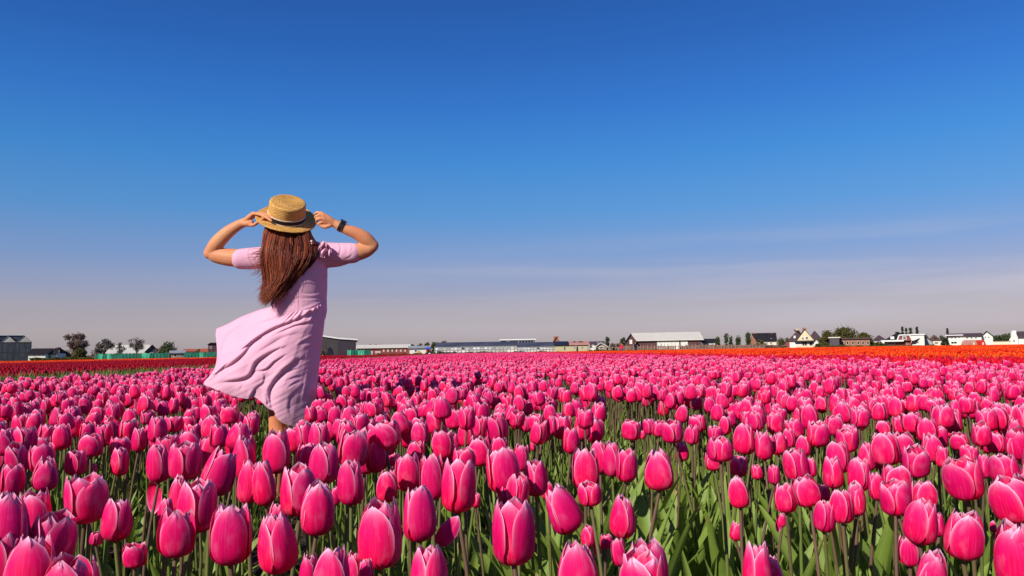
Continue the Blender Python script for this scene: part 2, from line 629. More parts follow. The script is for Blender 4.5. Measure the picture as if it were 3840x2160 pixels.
def soil_bed():
    """the beds with their sunken furrows, finely modelled near the path of the camera"""
    ls = np.concatenate([np.linspace(-3, 9, 150), np.linspace(9.5, 165, 90)])
    ts = np.linspace(-5.7, 6.6, 210)
    V = np.zeros((len(ls), len(ts), 3))
    for i, l in enumerate(ls):
        for j, t in enumerate(ts):
            x, y = field(l, t)
            k = min(abs(t - q) for q in FURROWS)
            h = 0.085 + 0.0 - 0.055 * math.exp(-(k / 0.16) ** 2)
            if l < 12:
                h += 0.02 * noise.noise(Vector((x * 9, y * 9, 0))) + 0.010 * noise.noise(Vector((x * 30, y * 30, 3)))
            if i in (0, len(ls) - 1) or j in (0, len(ts) - 1):
                h = 0.0
            V[i, j] = (x, y, h - 0.02)
    n = len(ts)
    F = [(i * n + j, i * n + j + 1, (i + 1) * n + j + 1, (i + 1) * n + j) for i in range(len(ls) - 1) for j in range(n - 1)]
    o = link('soil', mesh('soil', V.reshape(-1, 3), F, smooth=True), M['soil'])
    o['kind'] = 'structure'


FURROWS = (-4.5, -2.8, -1.1, 0.6, 2.3, 4.0)
soil_bed()
strip('soil_beyond_left', -62, -5.9, -3, 165, 0.02, M['soil'])
strip('soil_beyond_right', 6.7, 68, -3, 160, 0.02, M['soil'])

# ------------------------------------------------------------------ tulip parts
def petal_mesh(name, phi0, a_max, R0, h, rs, seed, openness=0.0, nu=8, nv=11, lean=0.0, jag=0.04):
    r_ = random.Random(seed)
    kv = [0, .03, .10, .22, .40, .6, .78, .92, 1.0]
    prof = [.10, .46, .78, .96, 1.0, .97 + .25 * openness, .86 + .5 * openness, .72 + .75 * openness, .60 + .9 * openness]
    tip = r_.uniform(-.08, .08)
    wob = [r_.uniform(-1, 1) for _ in range(6)]
    v, uv, f = [], [], []
    for i in range(nv + 1):
        q = i / nv
        q = q ** 1.15
        am = a_max * (0.62 + .38 * min(1, q / .35)) if q < .35 else a_max
        if q > .50:
            am = a_max * max(0.0, 1 - ((q - .50) / .50) ** 2.8) ** .55
        am = max(am, 0.10 * a_max if q > .97 else 0)
        rr = R0 * rs * float(np.interp(q, kv, prof))
        z = h * (q ** 1.05)
        for j in range(nu + 1):
            s = 2 * j / nu - 1
            ph = phi0 + am * s + tip * q * q
            curl = R0 * (.10 * s * s * math.sin(math.pi * min(1, q * 1.1)) * (1 if rs > .93 else -.5))
            crease = -R0 * .05 * math.exp(-(s / .16) ** 2) * math.sin(math.pi * q)
            rad = rr + curl * .6 + crease + R0 * .045 * (wob[0] * math.sin(5 * q + 3 * s + wob[1] * 3) + wob[2] * s * q)
            zz = z + R0 * jag * (math.sin(9 * s + 7 * wob[3]) + math.sin(17 * s + 5 * wob[4])) * (q ** 5)
            lx = lean * R0 * q * q
            v.append((rad * math.cos(ph) + lx, rad * math.sin(ph), zz))
            uv.append((j / nu, q))
    for i in range(nv):
        for j in range(nu):
            a = i * (nu + 1) + j
            f.append((a, a + 1, a + nu + 2, a + nu + 1))
    return v, f, uv


def head_variant(k, nu, nv):
    """six petals: three outer, three inner; returns a list of (v, f, uv)"""
    r_ = random.Random(100 + k)
    # openness, petal half width (degrees), height over radius
    op, wd_, hr = [(-.10, 64, 2.85), (.02, 60, 2.75), (.12, 56, 2.6), (-.16, 66, 3.05), (.22, 54, 2.45), (-.02, 62, 2.7), (.34, 52, 2.3), (-.12, 60, 2.5), (.10, 48, 2.55), (.30, 58, 2.15), (-.05, 70, 2.85), (.18, 50, 2.9)][k]
    ph = r_.uniform(0, 2 * math.pi)
    out_ = []
    for j in range(6):
        outer = j % 2 == 0
        out_.append(petal_mesh('p', ph + math.pi / 3 * j + r_.uniform(-.12, .12), math.radians(wd_ * (1 if outer else .92) * r_.uniform(.93, 1.07)),
                               1.0, hr * (1.0 if outer else .985) * r_.uniform(.91, 1.03), 1.0 if outer else .88, 1000 + 17 * k + j,
                               op + r_.uniform(-.05, .08), nu, nv, jag=.085))
    return out_, hr


def join(parts):
    v, f, uv = [], [], []
    for a, c, d in parts:
        o = len(v)
        v += a
        uv += d
        f += [tuple(i + o for i in q) for q in c]
    return v, f, uv


NVAR = 12
PET, HEADM, HEAD_HR = [], [], []
for k in range(NVAR):
    ps, hr = head_variant(k, 8, 11)
    PET.append([mesh('petal', a, c, d, True) for a, c, d in ps])
    for m_ in PET[-1]:
        m_.materials.append(M['petal'])
    a, c, d = join(head_variant(k, 6, 8)[0])
    me = mesh('flower', a, c, d, True)
    me.materials.append(M['petal'])
    HEADM.append(me)
    HEAD_HR.append(hr)


def stem_geo(h, r0, bend, seed, n=6, m=7):
    """unit stem from the origin up to (0, 0, h); bends sideways on the way"""
    r_ = random.Random(seed)
    a = r_.uniform(0, 6.28)
    q = np.linspace(0, 1, m)
    off = bend * np.sin(np.pi * q)
    p = np.stack([off * math.cos(a), off * math.sin(a), h * q], 1)
    v, f = tube(p, r0 * (1.15 - .3 * q), n, False)
    uv = [(i % n / n, (i // n) / (m - 1)) for i in range(len(v))]
    return [tuple(x) for x in v], f, uv


def leaf_geo(Ln, wd_, arch, fold, twist, seed, n=9, droop=0.0):
    """a leaf rising from the origin, leaning towards +x"""
    v, f, uv = [], [], []
    x, z, ang = 0.0, 0.0, math.radians(84)
    r_ = random.Random(seed)
    wv = r_.uniform(0, 6)
    for i in range(n + 1):
        q = i / n
        w = wd_ * (math.sin(math.pi * min(1, .14 + .86 * q) ** .85) ** .8) * (1 if q < .97 else .5)
        tw = twist * q
        fz = fold * w * (1 - .6 * q)
        for s in (-1, -.5, 0, .5, 1):
            yy = s * w
            up = fz * abs(s) + .06 * wd_ * math.sin(7 * q + wv + s)
            nx, nz = -math.sin(ang), math.cos(ang)
            vx, vy = x - up * abs(nx) * .9, yy * math.cos(tw)
            v.append((vx + yy * math.sin(tw), vy, z + up * nz * .3))
            uv.append(((s + 1) / 2, q))
        ang -= (arch + droop * q * q * 3) / n
        x += Ln / n * math.cos(ang)
        z += Ln / n * math.sin(ang)
    for i in range(n):
        for j in range(4):
            a = i * 5 + j
            f.append((a, a + 1, a + 6, a + 5))
    return v, f, uv


LEAFM = []
LSPEC = [(.34, .027, .45, .9, .3, 0), (.40, .024, .30, 1.1, -.5, 0), (.30, .034, .70, .6, .6, .4), (.37, .030, .55, .8, -.9, .2),
         (.28, .042, 1.1, .4, .2, .8), (.42, .020, .25, 1.2, .9, 0)]
for k, (a, b_, c_, d_, e_, g_) in enumerate(LSPEC):
    me = mesh('leaf', *leaf_geo(a, b_, c_, d_, e_, k, 9, g_), smooth=True)
    me.materials.append(M['leaf'])
    LEAFM.append(me)
STEMM = []
for k in range(4):
    me = mesh('stem', *stem_geo(1.0, 0.0036, .012 + .008 * k, k), smooth=True)
    me.materials.append(M['stem'])
    STEMM.append(me)


def tulip(x, y, ztop, rad, kvar, tilt, taz, rz, detail, leaves, r_, zg=0.05, hscale=1.0, label=None, leafy=1.0):
    """ztop: height of the petal tips; rad: head radius; detail: petals as parts"""
    hh = rad * HEAD_HR[kvar] * hscale
    root = empty('tulip', (x, y, zg))
    zb = ztop - hh * math.cos(tilt) - zg
    ax = Vector((math.sin(tilt) * math.cos(taz), math.sin(tilt) * math.sin(taz), math.cos(tilt)))
    # the head is placed so that its middle stands over (x, y); the stem reaches its foot
    foot = Vector((0, 0, zb)) - Vector((ax.x, ax.y, 0)) * hh * .5
    q = ax.to_track_quat('Z', 'Y') @ Euler((0, 0, rz)).to_quaternion()
    if detail:
        for me in PET[kvar]:
            o = bpy.data.objects.new('petal', me)
            o.parent = root
            o.location = foot
            o.rotation_mode = 'QUATERNION'
            o.rotation_quaternion = q
            o.scale = (rad, rad, rad * hscale)
            COL.objects.link(o)
    else:
        o = bpy.data.objects.new('flower', HEADM[kvar])
        o.parent = root
        o.location = foot
        o.rotation_mode = 'QUATERNION'
        o.rotation_quaternion = q
        o.scale = (rad, rad, rad * hscale)
        COL.objects.link(o)
    st = bpy.data.objects.new('stem', STEMM[r_.randrange(4)])
    st.parent = root
    st_ax = foot + ax * .004
    base = Vector((r_.uniform(-.03, .03), r_.uniform(-.03, .03), -.03))
    d = st_ax - base
    st.location = base
    st.rotation_mode = 'QUATERNION'
    st.rotation_quaternion = d.to_track_quat('Z', 'Y')
    wdt = .75 + rad / .0265 * .35
    st.scale = (wdt, wdt, d.length)
    COL.objects.link(st)
    a0 = r_.uniform(0, 6.28)
    for i in range(leaves):
        lf = bpy.data.objects.new('leaf', LEAFM[r_.randrange(len(LEAFM))])
        lf.parent = root
        lf.location = (base.x, base.y, -.01 + .02 * i)
        lf.rotation_euler = (r_.uniform(-.12, .12), r_.uniform(-.05, .22), a0 + i * 2.3 + r_.uniform(-.4, .4))
        s = r_.uniform(.8, 1.1) * min(1.05, (zb + .1) / .52) * leafy
        lf.scale = (s, s, s)
        COL.objects.link(lf)
    tag(root, label, 'tulip', 'pink tulips in the near beds')
    return root


# ------------------------------------------------------------------ the near tulips, read off the photograph
# (centre x, tip y, foot y, width) in windows of 960 x 600 px enlarged 2.4146 times
HA = [(60, 1010, 1590, 300), (10, 680, 1040, 190), (230, 100, 340, 190), (80, 110, 240, 140), (560, 70, 305, 165), (420, 80, 290, 160), (800, 50, 235, 130), (950, 70, 270, 140),
      (830, 155, 370, 195), (1170, 30, 220, 160), (1090, 190, 370, 165), (1260, 110, 325, 125), (1360, 80, 250, 120), (1430, 120, 310, 145), (160, 250, 530, 190), (385, 255, 515, 200),
      (420, 380, 680, 205), (120, 430, 720, 195), (690, 310, 540, 175), (840, 430, 522, 75), (1090, 295, 540, 155), (1440, 260, 600, 200), (1680, 235, 580, 280), (1900, 170, 450, 190),
      (2130, 110, 420, 170), (2210, 180, 570, 220), (1990, 315, 730, 290), (2265, 400, 830, 200), (1620, 540, 900, 160), (1790, 580, 1050, 340), (320, 675, 1115, 290), (780, 535, 970, 335),
      (480, 870, 1360, 380), (1065, 765, 1130, 255), (875, 1045, 1170, 110), (1226, 1155, 1370, 200), (1500, 745, 1100, 140), (1605, 835, 1275, 310), (2095, 800, 1340, 360), (660, 1260, 1760, 440),
      (680, 0, 190, 150), (1575, 0, 145, 155), (1700, 0, 130, 130), (1880, 10, 225, 155), (2270, 0, 180, 140), (1490, 140, 300, 60), (2080, 0, 190, 150)]
HB = [(190, 130, 520, 245), (340, 100, 330, 160), (75, 395, 835, 205), (460, 245, 520, 190), (620, 250, 610, 265), (885, 120, 470, 265), (1090, 195, 510, 185), (820, 30, 260, 165),
      (1160, 40, 310, 290), (1370, 40, 290, 140), (385, 450, 900, 330), (560, 600, 1080, 300), (860, 405, 805, 235), (190, 885, 1420, 345), (200, 790, 1100, 190), (1130, 760, 1370, 395),
      (1370, 330, 680, 225), (1590, 340, 780, 215), (1830, 380, 870, 300), (1880, 285, 500, 200), (1475, 655, 1135, 300), (1190, 500, 780, 190), (690, 1190, 1700, 330), (880, 1240, 1600, 170),
      (480, 1250, 1640, 170), (1000, 1290, 1700, 130), (1565, 1180, 1720, 345), (1450, 225, 420, 150), (1690, 130, 390, 200), (1800, 160, 330, 110), (1900, 60, 280, 150), (2030, 0, 200, 150),
      (2200, 190, 370, 150), (2230, 290, 700, 290), (720, 640, 820, 90), (500, 55, 220, 120), (600, 60, 250, 130), (1230, 330, 450, 110), (1990, 700, 830, 90), (1190, 450, 560, 100), (2290, 520, 820, 210)]
HCc = [(270, 35, 240, 145), (360, 0, 240, 90), (530, 100, 340, 140), (80, 250, 500, 140), (210, 405, 725, 215), (0, 380, 560, 90), (60, 520, 820, 190), (5, 740, 1340, 375), (660, 290, 670, 245), (790, 230, 520, 165),
       (900, 235, 550, 165), (1030, 290, 600, 185), (450, 655, 1085, 290), (1000, 715, 1100, 235), (1325, 310, 675, 260), (1535, 230, 410, 120), (1330, 40, 190, 130), (1450, 40, 245, 190), (1630, 80, 260, 130),
       (1240, 20, 170, 110), (1120, 120, 215, 70), (1185, 130, 210, 50), (1880, 190, 415, 230), (1820, 330, 495, 150), (2100, 70, 350, 190), (2270, 130, 400, 150), (2050, 360, 550, 145), (2045, 555, 835, 175), (2215, 440, 575, 100),
       (2027, 960, 1130, 115), (590, 1150, 1720, 365), (1180, 1240, 1760, 400), (1230, 1120, 1650, 330), (2210, 1150, 1720, 260), (690, 990, 1185, 135), (850, 1070, 1200, 110), (700, 600, 815, 210),
       (960, 1100, 1380, 130), (630, 0, 220, 150), (480, 0, 120, 120), (750, 0, 170, 90), (1490, 90, 200, 110), (200, 210, 320, 80), (320, 600, 755, 110), (1840, 90, 220, 130), (1930, 0, 170, 110)]
HD = [(250, 290, 590, 220), (445, 50, 280, 190), (20, 170, 400, 90), (100, 150, 345, 120), (190, 110, 290, 105), (320, 180, 370, 130), (570, 20, 150, 130), (710, 110, 330, 180), (1055, 140, 450, 240),
      (1330, 280, 560, 225), (630, 230, 520, 195), (580, 370, 655, 175), (820, 385, 680, 195), (890, 240, 500, 150), (1480, 160, 420, 175), (1570, 270, 510, 100), (1730, 150, 310, 150), (1820, 265, 450, 145),
      (1760, 385, 765, 305), (1950, 350, 590, 110), (2130, 340, 600, 240), (2225, 540, 970, 395), (150, 610, 875, 190), (335, 550, 825, 235), (500, 620, 770, 110), (510, 760, 1050, 185), (660, 660, 970, 205),
      (790, 600, 900, 165), (970, 510, 780, 130), (1150, 440, 700, 240), (1145, 590, 900, 255), (1400, 580, 840, 220), (1380, 760, 1165, 280), (1530, 870, 1150, 115), (1760, 870, 1300, 315),
      (1270, 1070, 1360, 185), (1460, 1220, 1720, 250), (125, 880, 1050, 65), (2230, 970, 1560, 350), (2035, 950, 1110, 55), (-10, 1260, 1720, 280), (50, 440, 620, 105), (1040, 40, 190, 130), (1190, 0, 160, 120),
      (1320, 40, 195, 130), (1430, 60, 200, 110), (1640, 20, 200, 120), (1240, 200, 400, 110), (2100, 70, 190, 100), (1960, 130, 340, 120), (2060, 150, 340, 150), (2230, 30, 280, 110), (390, 380, 560, 90)]
K = 2.4146
heads = []
for off, lst in ((0, HA), (960, HB), (1920, HCc), (2880, HD)):
    for xc, yt, yb, w in lst:
        heads.append((xc / K + off, yt / K + 1560, yb / K + 1560, w / K))
placed = []
for i, (xc, yt, yb, w) in enumerate(heads):
    r_ = random.Random(500 + i)
    hpx = yb - yt
    dh = FPX * .20 / (yt - horizon(xc))
    dw = FPX * .053 / max(w, hpx / 1.5)
    d = (dh ** .62) * (dw ** .38) * r_.uniform(.985, 1.015)
    d = min(max(d, .78), 2.75)
    top = W(xc, yt, d)
    rad = w * d / FPX / 2 * 1.0
    placed.append([d, xc, yt, yb, w, top, rad, hpx * d / FPX])
# ------------------------------------------------------------------ tulips between and behind them
DRESS = [(1022, 1150), (950, 1170), (855, 1218), (806, 1232), (800, 1300), (800, 1380), (755, 1440), (850, 1482), (935, 1500), (985, 1514), (1000, 1545), (1000, 1640), (1095, 1640), (1100, 1575),
         (1172, 1575), (1186, 1505), (1198, 1400), (1215, 1200), (1235, 1090), (1020, 1100)]


def in_poly(x, y, poly):
    c = False
    n = len(poly)
    for i in range(n):
        x0, y0 = poly[i]
        x1, y1 = poly[(i + 1) % n]
        if (y0 > y) != (y1 > y) and x < (x1 - x0) * (y - y0) / (y1 - y0) + x0:
            c = not c
    return c


pts = []
taken = [(p[5].x, p[5].y) for p in placed]
step = .120
r_ = random.Random(3)
tt = -4.40
cand = []
while tt < 4.95:
    ll = .3
    while ll < 16:
        t_ = tt + r_.uniform(-.055, .055)
        l_ = ll + r_.uniform(-.06, .06)
        ll += step * (1.1 if ll < 3 else .84)
        if min(abs(t_ - q) for q in FURROWS) < (.17 if l_ < 3.2 else .10 if l_ < 6 else .06):
            continue
        x, y = field(l_, t_)
        if y < .4 or abs(x) > .86 * y + .8:
            continue
        zt = .62 + r_.gauss(0, .026) + .015 * math.sin(x * 2.3) * math.cos(y * 1.7)
        rad = .0262 * r_.uniform(.84, 1.12)
        px, py, d = PX((x, y, zt))
        if d < 2.7 and -60 < px < 3900:
            if (py > 1556 or d < 1.9) and not (d > 1.75 and py < 1720 and not (1930 < px < 2720 and py > 1585) and not (960 < px < 1130 and py < 1680)):
                continue
        if -60 < px < 3900 and py > 1720:
            continue
        if any((x - a) ** 2 + (y - b_) ** 2 < .05 ** 2 for a, b_ in taken):
            continue
        # the woman stands in the furrow; nothing grows through her dress or in the trodden gap before her
        if d < 4.6 and in_poly(px, py + 4, DRESS):
            continue
        if d < 4.15 and 975 < px < 1112 and 1470 < py < 1668:
            continue
        wx, wy = W(1110, 1500, DW).x, DW
        if (x - wx) ** 2 + ((y - wy) * .9) ** 2 < .17 ** 2:
            continue
        # thin patch behind the foreground gap
        if 2080 < px < 2360 and 1500 < py < 1585 and r_.random() < .30:
            continue
        cand.append((d, x, y, zt, rad, px, py))
    tt += step
cand.sort()
seen_c = [c_ for c_ in cand if -20 < c_[5] < 3860]
NIND = 300 - len(placed)
ind = set(id(c_) for c_ in seen_c[:NIND])


def facing(r_):
    return r_.uniform(0, 6.28)


ORD = ['first', 'second', 'third', 'fourth', 'fifth', 'sixth', 'seventh', 'eighth', 'ninth', 'tenth', 'eleventh', 'twelfth', 'thirteenth', 'fourteenth', 'fifteenth', 'sixteenth', 'seventeenth', 'eighteenth',
       'nineteenth', 'twentieth', 'twenty-first', 'twenty-second', 'twenty-third', 'twenty-fourth', 'twenty-fifth', 'twenty-sixth', 'twenty-seventh', 'twenty-eighth', 'twenty-ninth', 'thirtieth',
       'thirty-first', 'thirty-second', 'thirty-third', 'thirty-fourth', 'thirty-fifth', 'thirty-sixth', 'thirty-seventh', 'thirty-eighth', 'thirty-ninth', 'fortieth']
rows_ = {}
for p in placed:
    if p[3] > 2165:
        key = 0
    elif p[3] - p[2] < 72:
        key = 5
    elif p[2] > 1820:
        key = 1
    elif p[2] > 1700:
        key = 2
    elif p[2] > 1630:
        key = 3
    else:
        key = 4
    rows_.setdefault(key, []).append(p)
RN = {0: 'cut by the bottom edge', 1: 'hanging lowest in view, complete', 2: 'a little above the nearest blooms', 3: 'in the middle of the foreground', 4: 'at the back of the foreground', 5: 'small bloom among the foreground stems'}
for key, lst in rows_.items():
    lst.sort(key=lambda p: p[1])
    for i, p in enumerate(lst):
        ar = (p[3] - p[2]) / p[4]
        kind_ = 'slim' if ar > 1.65 else 'broad' if ar < 1.25 else 'egg-shaped'
        o_ = ORD[min(i, 39)] if i < 40 else 'last'
        p.append('%s pink tulip %s, %s from the left there' % (kind_, RN[key], o_))
placed.sort(key=lambda p: p[0])
ROOTS = []
for i, p in enumerate(placed):
    d, xc, yt, yb, w, top, rad, hh, lab = p
    r_ = random.Random(900 + i)
    ar = (yb - yt) / w
    if ar < 1.35:
        kv = r_.choice([2, 4, 6, 9, 8])
    elif ar > 1.6:
        kv = r_.choice([0, 3, 10, 11])
    else:
        kv = r_.choice([0, 1, 5, 7, 2, 8, 10, 11])
    tilt, taz = abs(r_.gauss(0, .11)), r_.uniform(0, 6.28)
    if abs(xc - (450 / K + 1920)) < 1:
        tilt, taz = .42, 2.9
    if abs(xc - (2225 / K + 2880)) < 1 or abs(xc - (335 / K + 2880)) < 1:
        tilt, taz = .30, 3.1
    hs = hh / (rad * HEAD_HR[kv])
    hs = min(max(hs, .72), 1.35)
    t_ = tulip(top.x, top.y, top.z, rad, kv, tilt, taz, facing(r_), True, 1 if (xc < 1850 or d < 1.2) else 2, r_, hscale=hs, label=lab, leafy=.70 if xc < 1850 else 1.0)
    ROOTS.append((xc, yt, d, t_))
# single petals that have come loose and hang from their bloom: (x, top y, foot y, width, lean)
loose = mesh('petal', *petal_mesh('p', -math.pi / 2, .62, 1.0, 3.6, 1.0, 5, .15, 8, 11, 0, .03), smooth=True)
loose.materials.append(M['petal'])
for xc, yt, yb, w, lean in ((1400 / K, 1560 + 580 / K, 1560 + 870 / K, 50, .05), (960 + 1640 / K, 1560 + 850 / K, 1560 + 1190 / K, 62, -.62), (2880 + 128 / K, 1560 + 880 / K, 1560 + 1050 / K, 26, -.35),
                            (1920 + 760 / K, 1560 + 1130 / K, 1560 + 1290 / K, 26, .1)):
    q_ = min(ROOTS, key=lambda q: abs(q[0] - xc) + abs(q[1] + 60 - yt) * .8)
    d = q_[2] * 1.01
    h_ = (yb - yt) * d / FPX
    o = bpy.data.objects.new('petal', loose)
    o.parent = q_[3]
    rr = w * d / FPX / 1.1
    p_ = W(xc, yt if lean > -.5 else yb, d)
    o.location = p_ - q_[3].location + Vector((0, rr, 0))
    o.rotation_euler = (R(178) if lean > -.5 else R(4), -lean, 0)
    if lean > -.5:
        o.location.y -= 2 * rr
    o.scale = (rr, rr, h_ / 3.6)
    COL.objects.link(o)
stuffp = []
k = 0
RANK = {}
sel = seen_c[:NIND]
for row in range(0, (len(sel) + 23) // 24):
    for pos, c_ in enumerate(sorted(sel[row * 24:row * 24 + 24], key=lambda q: q[5])):
        RANK[id(c_)] = (row, pos)
for c_ in cand:
    d, x, y, zt, rad, px, py = c_
    r_ = random.Random(5000 + k)
    k += 1
    if id(c_) in ind:
        row, pos = RANK[id(c_)]
        lab = 'pink tulip of the dense bed, %s row behind the foreground blooms, %s from the left' % (ORD[row], ORD[pos])
        o = tulip(x, y, zt, rad, r_.choice([0, 1, 2, 4, 5, 6, 7, 8, 9, 11]), abs(r_.gauss(0, .12)), r_.uniform(0, 6.28), facing(r_), d < 2.9, 2, r_, label=lab, leafy=.75)
    else:
        stuffp.append(c_)


# ------------------------------------------------------------------ instanced flower masses
def bank(name, meshes):
    col = bpy.data.collections.new(name)
    for i, me in enumerate(meshes):
        col.objects.link(bpy.data.objects.new('%s_%02d' % (name, i), me))
    return col


def scatter(name, points, rots, scales, idx, col, kind='stuff'):
    me = bpy.data.meshes.new(name)
    P_ = np.asarray(points, np.float32)
    me.vertices.add(len(P_))
    me.vertices.foreach_set('co', P_.ravel())
    a = me.attributes.new('idx', 'INT', 'POINT')
    a.data.foreach_set('value', np.asarray(idx, np.int32))
    a = me.attributes.new('rot', 'FLOAT_VECTOR', 'POINT')
    a.data.foreach_set('vector', np.asarray(rots, np.float32).ravel())
    a = me.attributes.new('scl', 'FLOAT', 'POINT')
    a.data.foreach_set('value', np.asarray(scales, np.float32))
    o = bpy.data.objects.new(name, me)
    COL.objects.link(o)
    ng = bpy.data.node_groups.new(name, 'GeometryNodeTree')
    ng.interface.new_socket('Geometry', in_out='INPUT', socket_type='NodeSocketGeometry')
    ng.interface.new_socket('Geometry', in_out='OUTPUT', socket_type='NodeSocketGeometry')
    n = ng.nodes
    gi, go = n.new('NodeGroupInput'), n.new('NodeGroupOutput')
    ip, ci = n.new('GeometryNodeInstanceOnPoints'), n.new('GeometryNodeCollectionInfo')
    ci.inputs[0].default_value = col
    ci.inputs[1].default_value = True
    ci.inputs[2].default_value = True
    ip.inputs['Pick Instance'].default_value = True

    def att(nm, ty):
        q = n.new('GeometryNodeInputNamedAttribute')
        q.data_type = ty
        q.inputs[0].default_value = nm
        return q.outputs[0]
    l = ng.links
    l.new(gi.outputs[0], ip.inputs['Points'])
    l.new(ci.outputs[0], ip.inputs['Instance'])
    l.new(att('idx', 'INT'), ip.inputs['Instance Index'])
    l.new(att('rot', 'FLOAT_VECTOR'), ip.inputs['Rotation'])
    l.new(att('scl', 'FLOAT'), ip.inputs['Scale'])
    l.new(ip.outputs[0], go.inputs[0])
    md = o.modifiers.new('scatter', 'NODES')
    md.node_group = ng
    o['kind'] = kind
    return o


def xf(geo, s=(1, 1, 1), rot=(0, 0, 0), t=(0, 0, 0)):
    v, f, uv = geo
    Mx = Matrix.Translation(t) @ Euler(rot).to_matrix().to_4x4() @ Matrix.Diagonal((*s, 1))
    m3 = np.array(Mx)
    a = np.c_[np.asarray(v), np.ones(len(v))] @ m3.T
    return [tuple(q) for q in a[:, :3]], f, uv


def plant_mesh(k, pmat, H=.62, lod=0):
    """one whole tulip, tips at H above its origin"""
    r_ = random.Random(7000 + k)
    nu, nv = ((5, 7), (3, 5))[lod]
    geo = join(head_variant(k % NVAR, nu, nv)[0])
    rad = .0262 * r_.uniform(.9, 1.08)
    hh = rad * HEAD_HR[k % NVAR]
    ti = r_.gauss(0, .12)
    parts = [(xf(geo, (rad,) * 3, (ti, r_.gauss(0, .1), r_.uniform(0, 6)), (0, 0, H - hh)), 0)]
    parts.append((xf(stem_geo(1.0, .0036, .015, k, 4, 4), (1, 1, H - hh + .01)), 1))
    for i in range(2):
        sp_ = LSPEC[r_.randrange(len(LSPEC))]
        g_ = leaf_geo(*sp_[:5], k * 3 + i, 5 if lod == 0 else 3, sp_[5])
        parts.append((xf(g_, (.8, .8, .8), (0, 0, r_.uniform(0, 6.28)), (0, 0, 0)), 2))
    v, f, uv, mi = [], [], [], []
    for (a, c, d), m_ in parts:
        o = len(v)
        v += a
        uv += d
        f += [tuple(i + o for i in q) for q in c]
        mi += [m_] * len(c)
    me = mesh('plant', v, f, uv, True, mi)
    for m_ in (pmat, M['stem'], M['leaf']):
        me.materials.append(m_)
    return me


def lo_head(r_):
    """a far head: two rings of petals with a ragged rim"""
    v, f, uv = [], [], []
    n = 6
    rad = .0265 * r_.uniform(.85, 1.12)
    h = rad * r_.uniform(2.2, 2.9)
    a0 = r_.uniform(0, 6)
    for (q, rr) in ((0, .15), (.2, .85), (.5, 1.0), (.8, .82)):
        for i in range(n):
            a = a0 + 2 * math.pi * i / n
            k_ = 1 + .12 * (i % 2)
            v.append((rad * rr * k_ * math.cos(a), rad * rr * k_ * math.sin(a), h * q))
            uv.append((.5 if i % 2 else .93, q))
    for k_ in range(3):
        for i in range(n):
            j = (i + 1) % n
            f.append((k_ * n + i, k_ * n + j, (k_ + 1) * n + j, (k_ + 1) * n + i))
    for i in range(n):
        a = a0 + 2 * math.pi * (i + .5) / n
        rr = rad * r_.uniform(.35, .8)
        v.append((rr * math.cos(a), rr * math.sin(a), h * r_.uniform(.92, 1.05)))
        uv.append((.95, 1.0))
        f.append((3 * n + i, 3 * n + (i + 1) % n, len(v) - 1))
    return v, f, uv


def patch_mesh(k, pmat, H, dens=44, leaf=True, var=.028):
    r_ = random.Random(9000 + k)
    v, f, uv, mi = [], [], [], []

    def add(geo, m_):
        a, c, d = geo
        o = len(v)
        v.extend(a)
        uv.extend(d)
        f.extend(tuple(i + o for i in q) for q in c)
        mi.extend([m_] * len(c))
    n = int(math.sqrt(dens)) + 1
    for i in range(n):
        for j in range(n):
            if r_.random() > dens / (n * n):
                continue
            x, y = (i + .5 + r_.uniform(-.45, .45)) / n - .5, (j + .5 + r_.uniform(-.45, .45)) / n - .5
            z = H - .062 + r_.gauss(0, var)
            add(xf(lo_head(r_), (1, 1, 1), (r_.gauss(0, .15), r_.gauss(0, .15), 0), (x, y, z)), 0)
            add(([(x - .004, y, .1), (x + .004, y, .1), (x + .004, y, z), (x - .004, y, z)], [(0, 1, 2, 3)], [(0, 0), (1, 0), (1, 1), (0, 1)]), 1)
            if leaf:
                a = r_.uniform(0, 6.28)
                w, l_ = .028, r_.uniform(.28, .40)
                dx, dy = math.cos(a), math.sin(a)
                add(([(x - dy * w, y + dx * w, .08), (x + dy * w, y - dx * w, .08), (x + dx * .12 + dy * w, y + dy * .12 - dx * w, l_ * .7), (x + dx * .12 - dy * w, y + dy * .12 + dx * w, l_ * .7),
                      (x + dx * .2, y + dy * .2, l_ + .05)], [(0, 1, 2, 3), (3, 2, 4)], [(0, 0), (1, 0), (1, .6), (0, .6), (.5, 1)]), 2)
    me = mesh('patch', v, f, uv, True, mi)
    for m_ in (pmat, M['stem'], M['leaf']):
        me.materials.append(m_)
    return me


NP = 16
pink_meshes = [plant_mesh(k, M['petal']) for k in range(NP)] + [patch_mesh(k, M['petal'], .62, 64) for k in range(5)]
pc = bank('pink_source', pink_meshes)
P_, R_, S_, I_ = [], [], [], []
r_ = random.Random(77)
for d, x, y, zt, rad, px, py in stuffp:
    sc_ = r_.uniform(.93, 1.03)
    P_.append((x, y, zt - .62 * sc_))
    R_.append((r_.gauss(0, .05), r_.gauss(0, .05), r_.uniform(0, 6.28)))
    S_.append(sc_)
    I_.append(r_.randrange(NP))


def patches(P_, R_, S_, I_, t0, t1, l0, l1, base, nvar, z=0.0, step=.98, jz=.012, taper=0.0):
    t = t0 + step / 2
    while t < t1:
        l = l0 + step / 2
        while l < l1:
            x, y = field(l, t)
            if y > 1 and abs(x) < .80 * y + 3:
                P_.append((x, y, z + r_.gauss(0, jz)))
                R_.append((0, 0, -FA + r_.randrange(4) * math.pi / 2 + r_.uniform(-.05, .05)))
                S_.append(r_.uniform(.985, 1.015))
                I_.append(base + r_.randrange(nvar))
            l += step
        t += step


